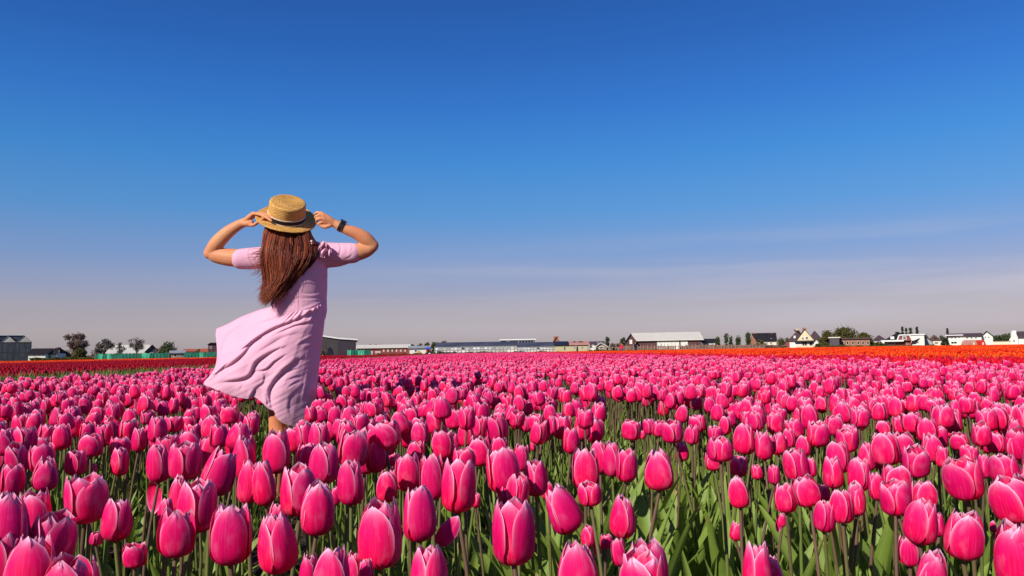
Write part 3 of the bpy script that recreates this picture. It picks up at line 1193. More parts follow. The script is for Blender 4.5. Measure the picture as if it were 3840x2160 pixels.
patches(P_, R_, S_, I_, -4.55, 5.00, 15.9, 150, NP, 5)
tag(scatter('tulip_bed_pink', P_, R_, S_, I_, pc), 'dense mass of pink tulips reaching back to the farm buildings', 'flower bed')

# left: red bed, then a far strip of orange-red
r_ = random.Random(78)
rc = bank('red_source', [patch_mesh(20 + k, M['petal_red'], .61, 90, False, .015) for k in range(4)])
P_, R_, S_, I_ = [], [], [], []
patches(P_, R_, S_, I_, -26, -6.1, 4, 150, 0, 4, 0.0)
tag(scatter('tulip_bed_red', P_, R_, S_, I_, rc), 'broad dark red band of tulips along the left, beyond the green strip', 'flower bed')
oc_ = bank('orange_source', [patch_mesh(30 + k, M['petal_orange'], .61, 60, True, .03) for k in range(4)] + [plant_mesh(k, M['petal_orange'], .61, 1) for k in range(4)])
P_, R_, S_, I_ = [], [], [], []
patches(P_, R_, S_, I_, -62, -27, 30, 150, 0, 4, 0.0)
tag(scatter('tulip_bed_orange', P_, R_, S_, I_, oc_), 'thin orange red line of tulips in front of the glasshouse at the left', 'flower bed')
# right: narrow crimson band, then the wide orange bed
cc = bank('crimson_source', [patch_mesh(40 + k, M['petal_crimson'], .61, 90, True, .02) for k in range(4)])
P_, R_, S_, I_ = [], [], [], []
patches(P_, R_, S_, I_, 5.05, 6.64, 4, 150, 0, 4, 0.0, .62)
tag(scatter('tulip_bed_crimson', P_, R_, S_, I_, cc), 'narrow crimson band of tulips between the pink and the orange bed', 'flower bed')
P_, R_, S_, I_ = [], [], [], []
patches(P_, R_, S_, I_, 7.0, 66, 6, 145, 0, 4, 0.0)
for i in range(700):
    l, t = r_.uniform(7, 60), r_.uniform(6.85, 7.3)
    P_.append((*field(l, t), 0.0))
    R_.append((0, 0, r_.uniform(0, 6.28)))
    S_.append(r_.uniform(.85, 1.03))
    I_.append(4 + r_.randrange(4))
tag(scatter('tulip_bed_orange_wide', P_, R_, S_, I_, oc_), 'wide bright orange and red bed of tulips at the right', 'flower bed')


# green strips between the beds: leaves of cut plants
def tuft(k, h, n=14, w=.02):
    r_ = random.Random(60 + k)
    v, f, uv = [], [], []
    for i in range(n):
        x, y, a = r_.uniform(-.13, .13), r_.uniform(-.13, .13), r_.uniform(0, 6.28)
        l_ = h * r_.uniform(.6, 1.1)
        dx, dy = math.cos(a), math.sin(a)
        le = r_.uniform(.1, .5) * h
        o = len(v)
        v += [(x - dy * w, y + dx * w, -.01), (x + dy * w, y - dx * w, -.01), (x + dx * le * .4 + dy * w, y + dy * le * .4 - dx * w, l_ * .6), (x + dx * le * .4 - dy * w, y + dy * le * .4 + dx * w, l_ * .6), (x + dx * le, y + dy * le, l_)]
        f += [(o, o + 1, o + 2, o + 3), (o + 3, o + 2, o + 4)]
        uv += [(0, 0), (1, 0), (1, .6), (0, .6), (.5, 1)]
    return v, f, uv


tm = []
for k in range(5):
    me = mesh('tuft', *tuft(k, .60, 24, .014))
    me.materials.append(M['leaf'] if k % 2 else M['grass'])
    tm.append(me)
for k in range(3):
    me = mesh('short_tuft', *tuft(9 + k, .09, 26, .004))
    me.materials.append(M['grass'])
    tm.append(me)
tcol = bank('tuft_source', tm)
P_, R_, S_, I_ = [], [], [], []
r_ = random.Random(5)
for i in range(13000):
    side = r_.random()
    l = 3 + 110 * r_.random() ** 1.6
    t = r_.uniform(-6.0, -4.55) if side < .78 else r_.uniform(6.62, 6.95)
    P_.append((*field(l, t), 0.03))
    R_.append((0, 0, r_.uniform(0, 6.28)))
    S_.append(r_.uniform(.80, 1.02))
    I_.append(r_.randrange(5))
for q in (-1.1, .6, 2.3):
    for i in range(420 if q == .6 else 150):
        l, t = r_.uniform(.8, 7), q + r_.gauss(0, .10)
        P_.append((*field(l, t), .015))
        R_.append((0, 0, r_.uniform(0, 6.28)))
        S_.append(r_.uniform(.5, 1.2))
        I_.append(5 + r_.randrange(3))
tag(scatter('leaf_strip', P_, R_, S_, I_, tcol), 'green strips of bare tulip leaves and weeds between the flower beds', 'leaves')

# leafy plants without flowers that fill the foreground gap
r_ = random.Random(21)
n_l = 0
LP = []
for i in range(900):
    px, py = r_.uniform(1990, 3500), r_.uniform(1700, 2330)
    if n_l >= 110:
        break
    if px > 2700 and r_.random() < .75:
        continue
    d = FPX * .55 / (py - 1308)
    p = W(px, py, d)
    if d > 2.9 or d < 1.35:
        continue
    # keep the trodden furrow itself open
    tl = p.x * er[0] + p.y * er[1]
    if abs(tl - .6) < .10 and r_.random() < .7:
        continue
    root = empty('tulip_plant', (p.x, p.y, .05), r_.uniform(0, 6.28))
    for j in range(3):
        lf = bpy.data.objects.new('leaf', LEAFM[r_.choice([0, 1, 2, 3, 4, 4, 5])])
        lf.parent = root
        lf.location = (r_.uniform(-.02, .02), r_.uniform(-.02, .02), -.01)
        lf.rotation_euler = (r_.uniform(-.15, .15), r_.uniform(-.05, .25), j * 2.1 + r_.uniform(-.5, .5))
        s = r_.uniform(.85, 1.2)
        lf.scale = (s, s * 1.1, s)
        COL.objects.link(lf)
    LP.append((d, px, root))
    n_l += 1
LP.sort(key=lambda q: q[0])
for row in range((len(LP) + 21) // 22):
    for pos, q in enumerate(sorted(LP[row * 22:row * 22 + 22], key=lambda q: q[1])):
        tag(q[2], 'green tulip plant without bloom in the gap, %s row back, %s from the left' % (ORD[row], ORD[pos]), 'tulip plant', 'flowerless tulip plants in the gap')

# dry bits on the soil
v, f = [], []
r_ = random.Random(8)
for i in range(1500):
    l, t = r_.uniform(.8, 5.5), r_.choice([-1.1, .6, .6, 2.3]) + r_.gauss(0, .16)
    x, y = field(l, t)
    a, ln, w = r_.uniform(0, 6.28), r_.uniform(.02, .09), r_.uniform(.0015, .004)
    z = .055 + r_.uniform(-.01, .02)
    dx, dy = math.cos(a), math.sin(a)
    o = len(v)
    zz = z + r_.uniform(-.01, .03)
    v += [(x - dy * w, y + dx * w, z), (x + dy * w, y - dx * w, z), (x + dx * ln + dy * w, y + dy * ln - dx * w, zz), (x + dx * ln - dy * w, y + dy * ln + dx * w, zz)]
    f += [(o, o + 1, o + 2, o + 3)]
tag(link('straw_litter', mesh('straw_litter', v, f), M['straw']), 'dry straw and withered leaf bits on the soil of the furrows', 'straw', kind='stuff')

# ------------------------------------------------------------------ the woman in the furrow
def seg_disp(px, py, lines):
    """signed displacement of folds and creases given as polylines in photograph pixels: (points, width px, depth m)"""
    D = np.zeros_like(px)
    for pl, w, amp in lines:
        pl = catmull(pl, 5 * len(pl)) if len(pl) > 2 else np.asarray(pl, float)
        best = np.full_like(px, 1e9)
        sgn = np.zeros_like(px)
        tt_ = np.zeros_like(px)
        n = len(pl) - 1
        for i in range(n):
            ax, ay = pl[i]
            bx, by = pl[i + 1]
            ux, uy = bx - ax, by - ay
            L2 = ux * ux + uy * uy + 1e-9
            t = np.clip(((px - ax) * ux + (py - ay) * uy) / L2, 0, 1)
            ex, ey = px - ax - t * ux, py - ay - t * uy
            d = np.hypot(ex, ey)
            m = d < best
            best = np.where(m, d, best)
            sgn = np.where(m, np.sign(ux * ey - uy * ex), sgn)
            tt_ = np.where(m, (i + t) / n, tt_)
        sd = best * sgn
        fade = np.sin(np.pi * np.clip(tt_ * .94 + .03, 0, 1)) ** .55
        sc = sd / (w * .85)
        D += amp * .85 * fade * (-np.exp(-np.abs(np.where(sc > 0, sc * 1.35, sc * .55)) ** 1.25) + .42 * np.exp(-((sc - 2.0) / 1.7) ** 2))
    return D


person = empty('person', (W(1090, 1500, DW).x, DW + .01, 0.0))
tag(person, 'woman in a pink dress seen from behind, both hands on her straw hat', 'person')


def adopt(o, par):
    """parent in place: the meshes of the figure are given in world coordinates"""
    if par.type == 'EMPTY':
        o.parent = par
        o.matrix_parent_inverse = Matrix.Translation(-Vector(par.location))
    else:
        o.parent = par
    return o


B_ = Parts()
B_.path([(1090, 940, 0), (1085, 905, 0), (1083, 880, 0)], [.052, .048, .048], 16)
B_.ell(1082, 850, .005, .073, .092, .105)
B_.ell(1082, 872, .045, .055, .055, .06)
B_.path([(1078, 862, .10), (1079, 868, .112), (1081, 874, .108)], [.010, .012, .010], 8, 4)
for ex in (1031, 1133):
    B_.ell(ex, 855, .0, .010, .020, .030, 8)
# trunk
B_.path([(1098, 950, 0), (1106, 1000, 0), (1118, 1060, 0), (1122, 1130, .0), (1118, 1190, .0), (1110, 1250, 0)], [.085, .125, .120, .110, .115, .12], 24, 30, .72)
B_.path([(1020, 962, 0), (1095, 942, 0), (1180, 948, 0)], [.05, .055, .055], 16)
# legs
B_.path([(1070, 1250, 0), (1055, 1400, 0), (1045, 1500, .02), (1040, 1580, .03), (1045, 1660, .02), (1040, 1800, .0), (1038, 1868, 0)], [.085, .070, .052, .047, .050, .034, .030], 16, 50)
B_.path([(1138, 1250, 0), (1138, 1400, 0), (1136, 1520, .0), (1136, 1600, .01), (1134, 1700, .0), (1132, 1830, -.0), (1132, 1866, -.0)], [.080, .065, .052, .053, .048, .033, .030], 16, 50)
for fx in (1038, 1132):
    B_.path([(fx, 1880, -.03), (fx, 1884, .05), (fx, 1886, .14)], [.028, .030, .022], 12)
# arms
B_.path([(1000, 965, 0), (930, 969, 0), (868, 966, .005), (815, 958, .01), (793, 950, .01)], [.052, .051, .050, .044, .036], 16, 40, .85)
B_.path([(786, 950, .01), (812, 914, .0), (850, 875, -.01), (888, 848, -.02), (918, 833, -.02)], [.033, .040, .036, .029, .0245], 16, 40, .85)
B_.path([(1200, 952, 0), (1270, 950, 0), (1330, 947, .0), (1372, 938, .01), (1396, 924, .01)], [.054, .052, .050, .042, .034], 16, 40, .85)
B_.path([(1398, 920, .01), (1370, 895, .0), (1335, 874, -.01), (1290, 857, -.02), (1256, 838, -.02)], [.033, .039, .034, .027, .0235], 16, 40, .85)


def finger(pts, r):
    B_.path(pts, [r, r * .96, r * .9, r * .78][:len(pts)], 10, 16)


# left hand: back of the hand up, fingers over the brim, thumb under it
for k, (kx, ky, kd) in enumerate([(950, 801, -.052), (955, 802, -.034), (954, 806, -.015), (949, 812, .002)]):
    B_.path([(916, 833, -.025 + .006 * k), (934, 816 + k, (kd - .02) / 1.6), (kx, ky, kd)], [.0175, .0165, .0125], 10, 12)
B_.path([(916, 838, -.03), (934, 838, -.042), (944, 832, -.045)], [.017, .018, .012], 10, 10)
finger([(950, 801, -.052), (974, 804, -.085), (1000, 816, -.107), (1018, 829, -.117)], .0100)
finger([(955, 802, -.034), (978, 800, -.066), (1003, 808, -.088), (1020, 819, -.097)], .0103)
finger([(954, 806, -.015), (976, 800, -.046), (998, 803, -.066), (1012, 811, -.077)], .0098)
finger([(949, 812, .002), (967, 805, -.024), (985, 804, -.040), (996, 808, -.049)], .0085)
finger([(926, 842, -.040), (950, 844, -.062), (970, 831, -.085), (988, 819, -.097)], .0105)
# right hand: fist that pinches the brim, knuckles towards the camera
for k, (kx, ky, kd) in enumerate([(1206, 800, -.030), (1210, 811, -.042), (1214, 823, -.045), (1219, 834, -.040)]):
    B_.path([(1256, 836, -.02), (1234, 820 + 5 * k, -.030), (kx, ky, kd)], [.018, .0165, .0118], 10, 12)
finger([(1206, 800, -.030), (1190, 797, -.030), (1182, 803, -.022), (1184, 809, -.012)], .0092)
finger([(1210, 811, -.042), (1193, 808, -.048), (1183, 814, -.040), (1186, 820, -.028)], .0095)
finger([(1214, 823, -.045), (1197, 821, -.052), (1187, 827, -.045), (1190, 833, -.032)], .0090)
finger([(1219, 834, -.040), (1205, 835, -.048), (1195, 839, -.042), (1197, 844, -.030)], .0080)
finger([(1240, 846, -.035), (1222, 852, -.045), (1203, 846, -.040), (1188, 834, -.020)], .0102)
bme = B_.solid(.0040, 5)
body = link('body', bme, M['skin'])
adopt(body, person)

# dress: bodice and sleeves as one sewn piece
D_ = Parts()
D_.path([(1098, 945, 0), (1104, 985, -.005), (1112, 1030, -.005), (1121, 1080, -.003), (1124, 1120, 0), (1122, 1160, 0)], [.120, .166, .170, .156, .148, .152], 40, 40, .78)
D_.path([(1035, 955, 0), (1098, 932, 0), (1180, 944, 0)], [.052, .056, .060], 20)
D_.path([(1040, 962, 0), (990, 966, 0), (945, 969, 0), (905, 971, 0)], [.066, .062, .060, .0575], 24, 30, .92)
D_.path([(1165, 955, 0), (1225, 953, 0), (1275, 952, 0), (1323, 950, 0)], [.072, .066, .060, .0565], 24, 30, .92)
D_.path([(1225, 975, 0), (1270, 978, 0), (1292, 978, 0)], [.045, .035, .026], 16, 20, .9)
dme = D_.solid(.0052, 7)
n = len(dme.vertices)
co = np.zeros(n * 3, np.float32)
no = np.zeros(n * 3, np.float32)
dme.vertices.foreach_get('co', co)
dme.vertices.foreach_get('normal', no)
co, no = co.reshape(-1, 3), no.reshape(-1, 3)
px, py, dd = PX(co)
c1 = lambda *p: [(x / 2.8975 + 700, y / 2.8975 + 680) for x, y in p]
WR = [
    (c1((1400, 1190), (1470, 1200), (1540, 1180)), 3.0, .0030), (c1((1240, 1215), (1350, 1225), (1480, 1205)), 3.4, .0035), (c1((1240, 1275), (1380, 1275), (1500, 1262)), 3.4, .0035),
    (c1((1330, 1315), (1430, 1300), (1520, 1290)), 3.0, .003), (c1((1090, 1275), (1150, 1282), (1210, 1280)), 3.0, .003), (c1((1240, 1380), (1350, 1340), (1440, 1310)), 3.5, .004),
    (c1((1300, 1420), (1380, 1385), (1450, 1350)), 3.2, .004), (c1((1060, 1215), (1120, 1235), (1200, 1240)), 3.0, .0025),
    (c1((1216, 1110), (1216, 1200), (1218, 1290), (1220, 1400)), 1.7, .0040),
    (c1((1650, 670), (1672, 720), (1655, 790), (1625, 850)), 2.6, .0055), (c1((1720, 690), (1735, 740), (1728, 790)), 2.4, .003), (c1((1790, 680), (1800, 720), (1775, 770)), 2.2, .003),
    (c1((1800, 780), (1770, 820), (1720, 840)), 3.0, .003),
    (c1((690, 720), (672, 780), (690, 860), (740, 930)), 2.4, .0055), (c1((775, 820), (810, 900), (850, 960)), 2.8, .0035), (c1((730, 850), (770, 910), (820, 950)), 2.4, .003),
    (c1((1560, 850), (1600, 900), (1580, 960)), 3.0, .004), (c1((1420, 880), (1500, 870), (1580, 850)), 3, .003), (c1((1300, 1040), (1400, 1000), (1480, 930)), 6, .003),
    (c1((1540, 960), (1490, 1060), (1440, 1130)), 8, .004)]
dz = seg_disp(px, py, WR)
back = np.clip(-no[:, 1] * 1.5 + .35, 0, 1)
nz_ = np.array([noise.noise(Vector((x * 9, y * 9, z * 14))) for x, y, z in co]) * .0022
co2 = co + no * (dz * back + nz_)[:, None]
dme.vertices.foreach_set('co', co2.astype(np.float32).ravel())
dme.update()
dress = link('dress', dme, M['dress'])
adopt(dress, person)

# skirt: blown to the left, built between the outlines of its near and its far half
NU, NV = 190, 130
top = catmull([(1221, 1132), (1172, 1156), (1118, 1166), (1068, 1160), (1022, 1150)], NU)
hem = catmull([(1180, 1612), (1140, 1610), (1092, 1599), (1060, 1587), (1036, 1565), (1028, 1543), (1005, 1532), (985, 1512), (955, 1490), (935, 1497), (895, 1492), (850, 1478),
               (800, 1457), (764, 1440), (786, 1410), (804, 1382), (813, 1345), (813, 1300), (809, 1255), (812, 1232)], NU)
rgt = catmull([(1221, 1132), (1219, 1180), (1213, 1240), (1203, 1310), (1197, 1380), (1190, 1450), (1184, 1530), (1180, 1612)], NV)
lft = catmull([(1022, 1150), (985, 1158), (945, 1172), (900, 1190), (855, 1214), (812, 1232)], NV)
# the near hem spends its length as the photograph does: slow it over the left-hand edge
uu = np.linspace(0, 1, NU)[:, None, None]
vv = np.linspace(0, 1, NV)[None, :, None]
Pn = (1 - vv) * top[:, None] + vv * hem[:, None] + (1 - uu) * rgt[None] + uu * lft[None] - (
    (1 - uu) * (1 - vv) * top[0] + uu * (1 - vv) * top[-1] + (1 - uu) * vv * hem[0] + uu * vv * hem[-1])
U, V = uu[..., 0] + 0 * vv[..., 0], vv[..., 0] + 0 * uu[..., 0]
bulge = np.sin(np.pi * np.clip(U, 0, 1)) ** .62
dep = -(.118 + .03 * np.sin(np.pi * V * .9)) * bulge
dep += -.03 * V * np.exp(-((U - .18) / .14) ** 2) + .10 * V * np.clip((U - .62) / .38, 0, 1) ** 1.5
c2 = lambda *p: [(x / 2.4983 + 740, y / 2.4983 + 1080) for x, y in p]
FO = [
    (c2((1140, 205), (1000, 270), (860, 330), (700, 395), (530, 495), (440, 560), (280, 645)), 6.5, .026),
    (c2((870, 225), (760, 275), (620, 320), (520, 355)), 7, .010), (c2((530, 240), (500, 270), (470, 300)), 4, .007),
    (c2((1130, 285), (1030, 330), (920, 355), (820, 395), (720, 440)), 5, .012),
    (c2((950, 425), (820, 455), (700, 520), (590, 590)), 9, .008),
    (c2((600, 470), (520, 520), (430, 630), (330, 715), (190, 790)), 8, .026),
    (c2((780, 565), (690, 610), (560, 700), (500, 820), (400, 868), (230, 885)), 7, .026),
    (c2((825, 630), (720, 700), (640, 768), (520, 782)), 4.5, .013),
    (c2((950, 670), (830, 770), (760, 840), (690, 940), (680, 1020), (700, 1130)), 8, .030),
    (c2((930, 755), (880, 770), (820, 795)), 3, .007), (c2((965, 820), (910, 835), (840, 865)), 3, .007), (c2((970, 865), (910, 890), (850, 930)), 3, .007), (c2((1000, 900), (950, 940), (895, 985)), 3, .006),
    (c2((1085, 460), (1020, 490), (955, 525)), 4, .012), (c2((1100, 525), (1060, 550), (1010, 560)), 4, .006),
    (c2((545, 950), (525, 985), (495, 1045)), 5, .020), (c2((620, 800), (632, 850), (610, 900), (560, 925)), 4, .008), (c2((640, 1000), (655, 1060), (660, 1120)), 4, .010),
    (c2((1045, 790), (1030, 880), (1010, 980), (1000, 1060)), 3.5, .009), (c2((290, 690), (230, 760), (150, 840)), 6, .012), (c2((400, 905), (420, 920), (400, 940)), 4, .008),
    (c2((960, 180), (1050, 160), (1120, 130)), 3, .006), (c2((980, 215), (1070, 195), (1140, 180)), 3, .007), (c2((900, 230), (870, 270), (830, 310)), 4, .006), (c2((740, 180), (820, 200), (940, 220)), 2.2, .005),
    (c2((300, 440), (250, 520), (215, 620)), 9, .012), (c2((420, 350), (330, 420), (240, 470)), 10, .010), (c2((880, 1000), (860, 1100), (870, 1180)), 6, .006)]
pxg, pyg = Pn[..., 0], Pn[..., 1]
fd = seg_disp(pxg, pyg, FO)
edge = np.clip(np.minimum(U, 1 - U) / .03, 0, 1)
gath = .0035 * np.sin(U * 95 + 6 * np.sin(U * 9)) * np.exp(-((V - .03) / .10) ** 2)
runs = (.012 * np.sin(U * 21 + 2.2 * V) + .007 * np.sin(U * 47 + 1.1 * np.sin(V * 5))) * V * np.clip((U - .15) * 3, 0, 1) * .35
sn = np.array([[noise.noise(Vector((pxg[i, j] * .012, pyg[i, j] * .012, 2))) for j in range(NV)] for i in range(NU)]) * .012
fine = np.array([[noise.noise(Vector(((pxg[i, j] + 1.9 * pyg[i, j]) * .045, (pyg[i, j] - .5 * pxg[i, j]) * .006, 7))) for j in range(NV)] for i in range(NU)]) * .0020
dep = dep - (fd * .78 + gath + runs + sn * V + fine * (.3 + .7 * V)) * edge
near_v = WA(pxg, pyg, DW + dep)
# far half
MU = 60
u2 = np.linspace(0, 1, MU)[:, None, None]
hem2 = catmull([(1180, 1612), (1120, 1560), (1020, 1490), (930, 1400), (850, 1300), (812, 1232)], MU)
top2 = catmull([(1221, 1132), (1172, 1135), (1118, 1138), (1068, 1142), (1022, 1150)], MU)
Pf = (1 - vv) * top2[:, None] + vv * hem2[:, None] + (1 - u2) * rgt[None] + u2 * lft[None] - (
    (1 - u2) * (1 - vv) * top2[0] + u2 * (1 - vv) * top2[-1] + (1 - u2) * vv * hem2[0] + u2 * vv * hem2[-1])
U2, V2 = u2[..., 0] + 0 * vv[..., 0], vv[..., 0] + 0 * u2[..., 0]
dep2 = (.115 + .10 * V2) * np.sin(np.pi * U2) ** .7 + .10 * V2 * np.clip((U2 - .62) / .38, 0, 1) ** 1.5 + .012 * V2 * np.sin(U2 * 24) * np.sin(np.pi * U2)
far_v = WA(Pf[..., 0], Pf[..., 1], DW + dep2)
vs = np.vstack([near_v.reshape(-1, 3), far_v.reshape(-1, 3)])
fs = [(i * NV + j, i * NV + j + 1, (i + 1) * NV + j + 1, (i + 1) * NV + j) for i in range(NU - 1) for j in range(NV - 1)]
o_ = NU * NV
fs += [(o_ + i * NV + j, o_ + (i + 1) * NV + j, o_ + (i + 1) * NV + j + 1, o_ + i * NV + j + 1) for i in range(MU - 1) for j in range(NV - 1)]
sme = mesh('skirt', vs, fs, smooth=True)
bm = bmesh.new()
bm.from_mesh(sme)
bmesh.ops.remove_doubles(bm, verts=bm.verts, dist=.0004)
bm.to_mesh(sme)
bm.free()
skirt = link('skirt', sme, M['dress'])
sd_ = skirt.modifiers.new('cloth', 'SOLIDIFY')
sd_.thickness = .0012
sd_.offset = 0
skirt.parent = dress

# ties: a ruffle on the right shoulder, a small bow at the left of the waist
def ruffle(name, pts, w0, seed, amp=.012, dy0=-.09):
    rr = random.Random(seed)
    c = catmull(pts, 26)
    v, f = [], []
    nn = 9
    for i, (x, y) in enumerate(c):
        q = i / 25
        for j in range(nn):
            s = j / (nn - 1) * 2 - 1
            ww = w0 * (.45 + .55 * math.sin(math.pi * q)) * s
            d = dy0 - amp * math.cos(5 * s + 7 * q + seed) - amp * .7 * math.sin(11 * q + 2 * s)
            v.append(tuple(W(x + ww, y + ww * .25, DW + d)))
    for i in range(25):
        for j in range(nn - 1):
            a = i * nn + j
            f.append((a, a + 1, a + nn + 1, a + nn))
    o = link(name, mesh(name, v, f, smooth=True), M['dress'])
    m_ = o.modifiers.new('cloth', 'SOLIDIFY')
    m_.thickness = .002
    o.parent = dress
    return o


ruffle('tie', [(1216, 905), (1214, 925), (1208, 945), (1212, 966)], 13, 1)
ruffle('tie', [(1222, 912), (1232, 930), (1238, 950), (1240, 962)], 9, 2)
ruffle('tie', [(1204, 920), (1200, 940), (1204, 962), (1216, 968)], 8, 3, .010)
ruffle('bow', [(1020, 1110), (1026, 1122), (1036, 1138), (1034, 1154)], 7, 4, .006, -.115)
ruffle('bow', [(1034, 1112), (1026, 1128), (1020, 1142), (1024, 1156)], 5, 5, .006, -.125)

# hair
HG = {0.0: [(998, 843), (986, 872), (981, 905), (978, 940), (982, 990), (996, 1040), (993, 1080), (980, 1118)],
      .33: [(1040, 858), (1028, 890), (1020, 940), (1025, 990), (1030, 1040), (1018, 1080), (992, 1124)],
      .66: [(1096, 870), (1098, 895), (1098, 940), (1092, 990), (1070, 1040), (1040, 1085), (1000, 1130)],
      .88: [(1144, 868), (1158, 893), (1165, 930), (1150, 980), (1115, 1030), (1075, 1075), (1022, 1118)],
      1.0: [(1164, 864), (1173, 888), (1196, 922), (1190, 965), (1150, 1015), (1105, 1062), (1062, 1096)]}
HK = sorted(HG)
HC_ = {k: catmull(HG[k], 26) for k in HK}


def hair_at(s):
    s = min(max(s, 0), 1)
    for a, b2 in zip(HK, HK[1:]):
        if s <= b2:
            t = (s - a) / (b2 - a)
            return HC_[a] * (1 - t) + HC_[b2] * t
    return HC_[1.0]


def hair_dep(s, q):
    """near surface of the hair, from the crown down over the back"""
    e = math.sin(math.pi * min(max(s, .02), .98)) ** .5
    head = .022 + .068 * e
    fall = .095 + .075 * e
    return -(head + (fall - head) * min(1, q * 3.2))


HV, HF, HT = [], [], []


def lock(path, dep, w, tone, flat=.35):
    """a thin tapering lock, three-sided"""
    p = WA(path[:, 0], path[:, 1], DW + dep)
    m = len(p)
    o = len(HV)
    tan = np.gradient(p, axis=0)
    tan /= np.linalg.norm(tan, axis=1)[:, None] + 1e-9
    side = np.cross(tan, np.array([0, -1.0, 0]))
    side /= np.linalg.norm(side, axis=1)[:, None] + 1e-9
    nrm = np.cross(side, tan)
    for k in range(m):
        q = k / (m - 1)
        ww = w * (1 if q < .6 else max(.12, 1 - (q - .6) / .42))
        for a, c in ((-1, .15), (1, .15), (0, -flat * 2.2)):
            HV.append(p[k] + side[k] * ww * a - nrm[k] * ww * c * (1 if nrm[k][1] > 0 else -1))
            HT.append(tone)
    for k in range(m - 1):
        for i in range(3):
            j = (i + 1) % 3
            HF.append((o + 3 * k + i, o + 3 * k + j, o + 3 * k + 3 + j, o + 3 * k + 3 + i))


r_ = random.Random(42)
# body of the hair: a closed shell beneath the locks
sh_v, sh_f = [], []
SS, QQ = 40, 26
for i in range(SS):
    s = i / (SS - 1)
    c = hair_at(.015 + .97 * s)
    for j in range(QQ):
        sh_v.append(tuple(WA(c[j, 0], c[j, 1] , DW + hair_dep(s, j / 25) + .012)))
for i in range(SS):
    s = i / (SS - 1)
    c = hair_at(.02 + .96 * s)
    for j in range(QQ):
        sh_v.append(tuple(WA(c[j, 0], c[j, 1], DW + .02 - .10 * min(1, j / 8))))
for i in range(SS - 1):
    for j in range(QQ - 2):
        a = i * QQ + j
        sh_f.append((a, a + 1, a + QQ + 1, a + QQ))
        a += SS * QQ
        sh_f.append((a, a + QQ, a + QQ + 1, a + 1))
for k in range(2):
    i = k * (SS - 1)
    for j in range(QQ - 2):
        sh_f.append((i * QQ + j, i * QQ + j + 1, SS * QQ + i * QQ + j + 1, SS * QQ + i * QQ + j))
CL_ = [r_.random() for _ in range(22)]
for t in range(3800):
    s0 = r_.random()
    cl = min(CL_, key=lambda c_: abs(c_ - s0))                    # locks gather into strands
    s1 = s0 * .62 + cl * .38 + r_.gauss(0, .045)
    q0 = 0.0 if r_.random() < .8 else r_.uniform(0, .3)
    q1 = min(1.0, r_.uniform(.62, 1.02)) if r_.random() < .6 else 1.0
    A_, C_ = hair_at(s0), hair_at(min(1, max(0, s1)))
    m = 15
    qs = np.linspace(q0, q1, m)
    idx = qs * 25
    i0 = np.clip(idx.astype(int), 0, 24)
    fr = (idx - i0)[:, None]
    a1 = A_[i0] * (1 - fr) + A_[i0 + 1] * fr
    b1 = C_[i0] * (1 - fr) + C_[i0 + 1] * fr
    wq = (qs[:, None]) ** .8
    path = a1 * (1 - wq) + b1 * wq
    ph, fq = cl * 55, r_.uniform(8, 11)
    path[:, 0] += 4.5 * np.sin(fq * .8 * qs + ph) * qs + r_.gauss(0, 3.0) * qs
    path[:, 0] += 7 * np.sin(6.0 * qs + 2.5 * math.sin(cl * 9)) * qs + r_.gauss(0, 9) * qs ** 5
    path[:, 1] += r_.gauss(0, 5) * qs ** 2 + r_.gauss(0, 12) * qs ** 6
    st_ = .5 + .5 * math.sin(cl * 210)
    dep = np.array([hair_dep(s0, q) for q in qs]) + r_.uniform(-.004, .012) - .010 * st_ * qs + .004 * np.sin(fq * qs + ph + 1)
    tone = min(1, max(0, r_.gauss(.48, .34) + .22 * (st_ - .5)))
    lock(path, dep, r_.uniform(.0007, .0018), tone)
# flying ends to the left
for t in range(230):
    s0 = r_.uniform(0, .3)
    C_ = hair_at(s0)
    k0 = r_.randrange(8, 22)
    st = C_[k0].copy()
    ln = r_.uniform(18, 75)
    an = math.radians(r_.gauss(148, 22) if k0 < 16 else r_.gauss(125, 18))
    m = 10
    qs = np.linspace(0, 1, m)
    path = np.stack([st[0] + ln * qs * math.cos(an) + 5 * np.sin(4 * qs + t), st[1] + ln * qs * math.sin(an) + 5 * np.cos(3 * qs + t * 2) - 5 * math.cos(t * 2)], 1)
    lock(path, np.full(m, hair_dep(s0, k0 / 25)) + r_.uniform(0, .05), r_.uniform(.0005, .0013), r_.uniform(.2, .8))
o_ = len(HV)
HV += [np.array(q) for q in sh_v]
HT += [.12] * len(sh_v)
HF += [tuple(i + o_ for i in q) for q in sh_f]
hme = mesh('hair', HV, HF, smooth=True)
at = hme.attributes.new('tone', 'FLOAT', 'POINT')
at.data.foreach_set('value', np.asarray(HT, np.float32))
hair = link('hair', hme, M['hair'])
adopt(hair, person)
bd = Parts()
bd.ell(1168, 905, -.115, .0065, .006, .0065, 8)
bd.ell(1169, 913, -.112, .004, .004, .005, 6)
pin = link('hair_pin', mesh('hair_pin', np.vstack(bd.v), bd.f, smooth=True), M['bead'])
adopt(pin, person)

# straw boater
hat_c = W(1074, 818, DW - .005)
ax = Vector((math.sin(R(15)), -math.sin(R(35)), math.cos(R(35)))).normalized()
xax = Vector((math.cos(R(19)), 0, -math.sin(R(19))))
yax = ax.cross(xax).normalized()
xax = yax.cross(ax).normalized()
HM = Matrix((xax, yax, ax)).transposed()


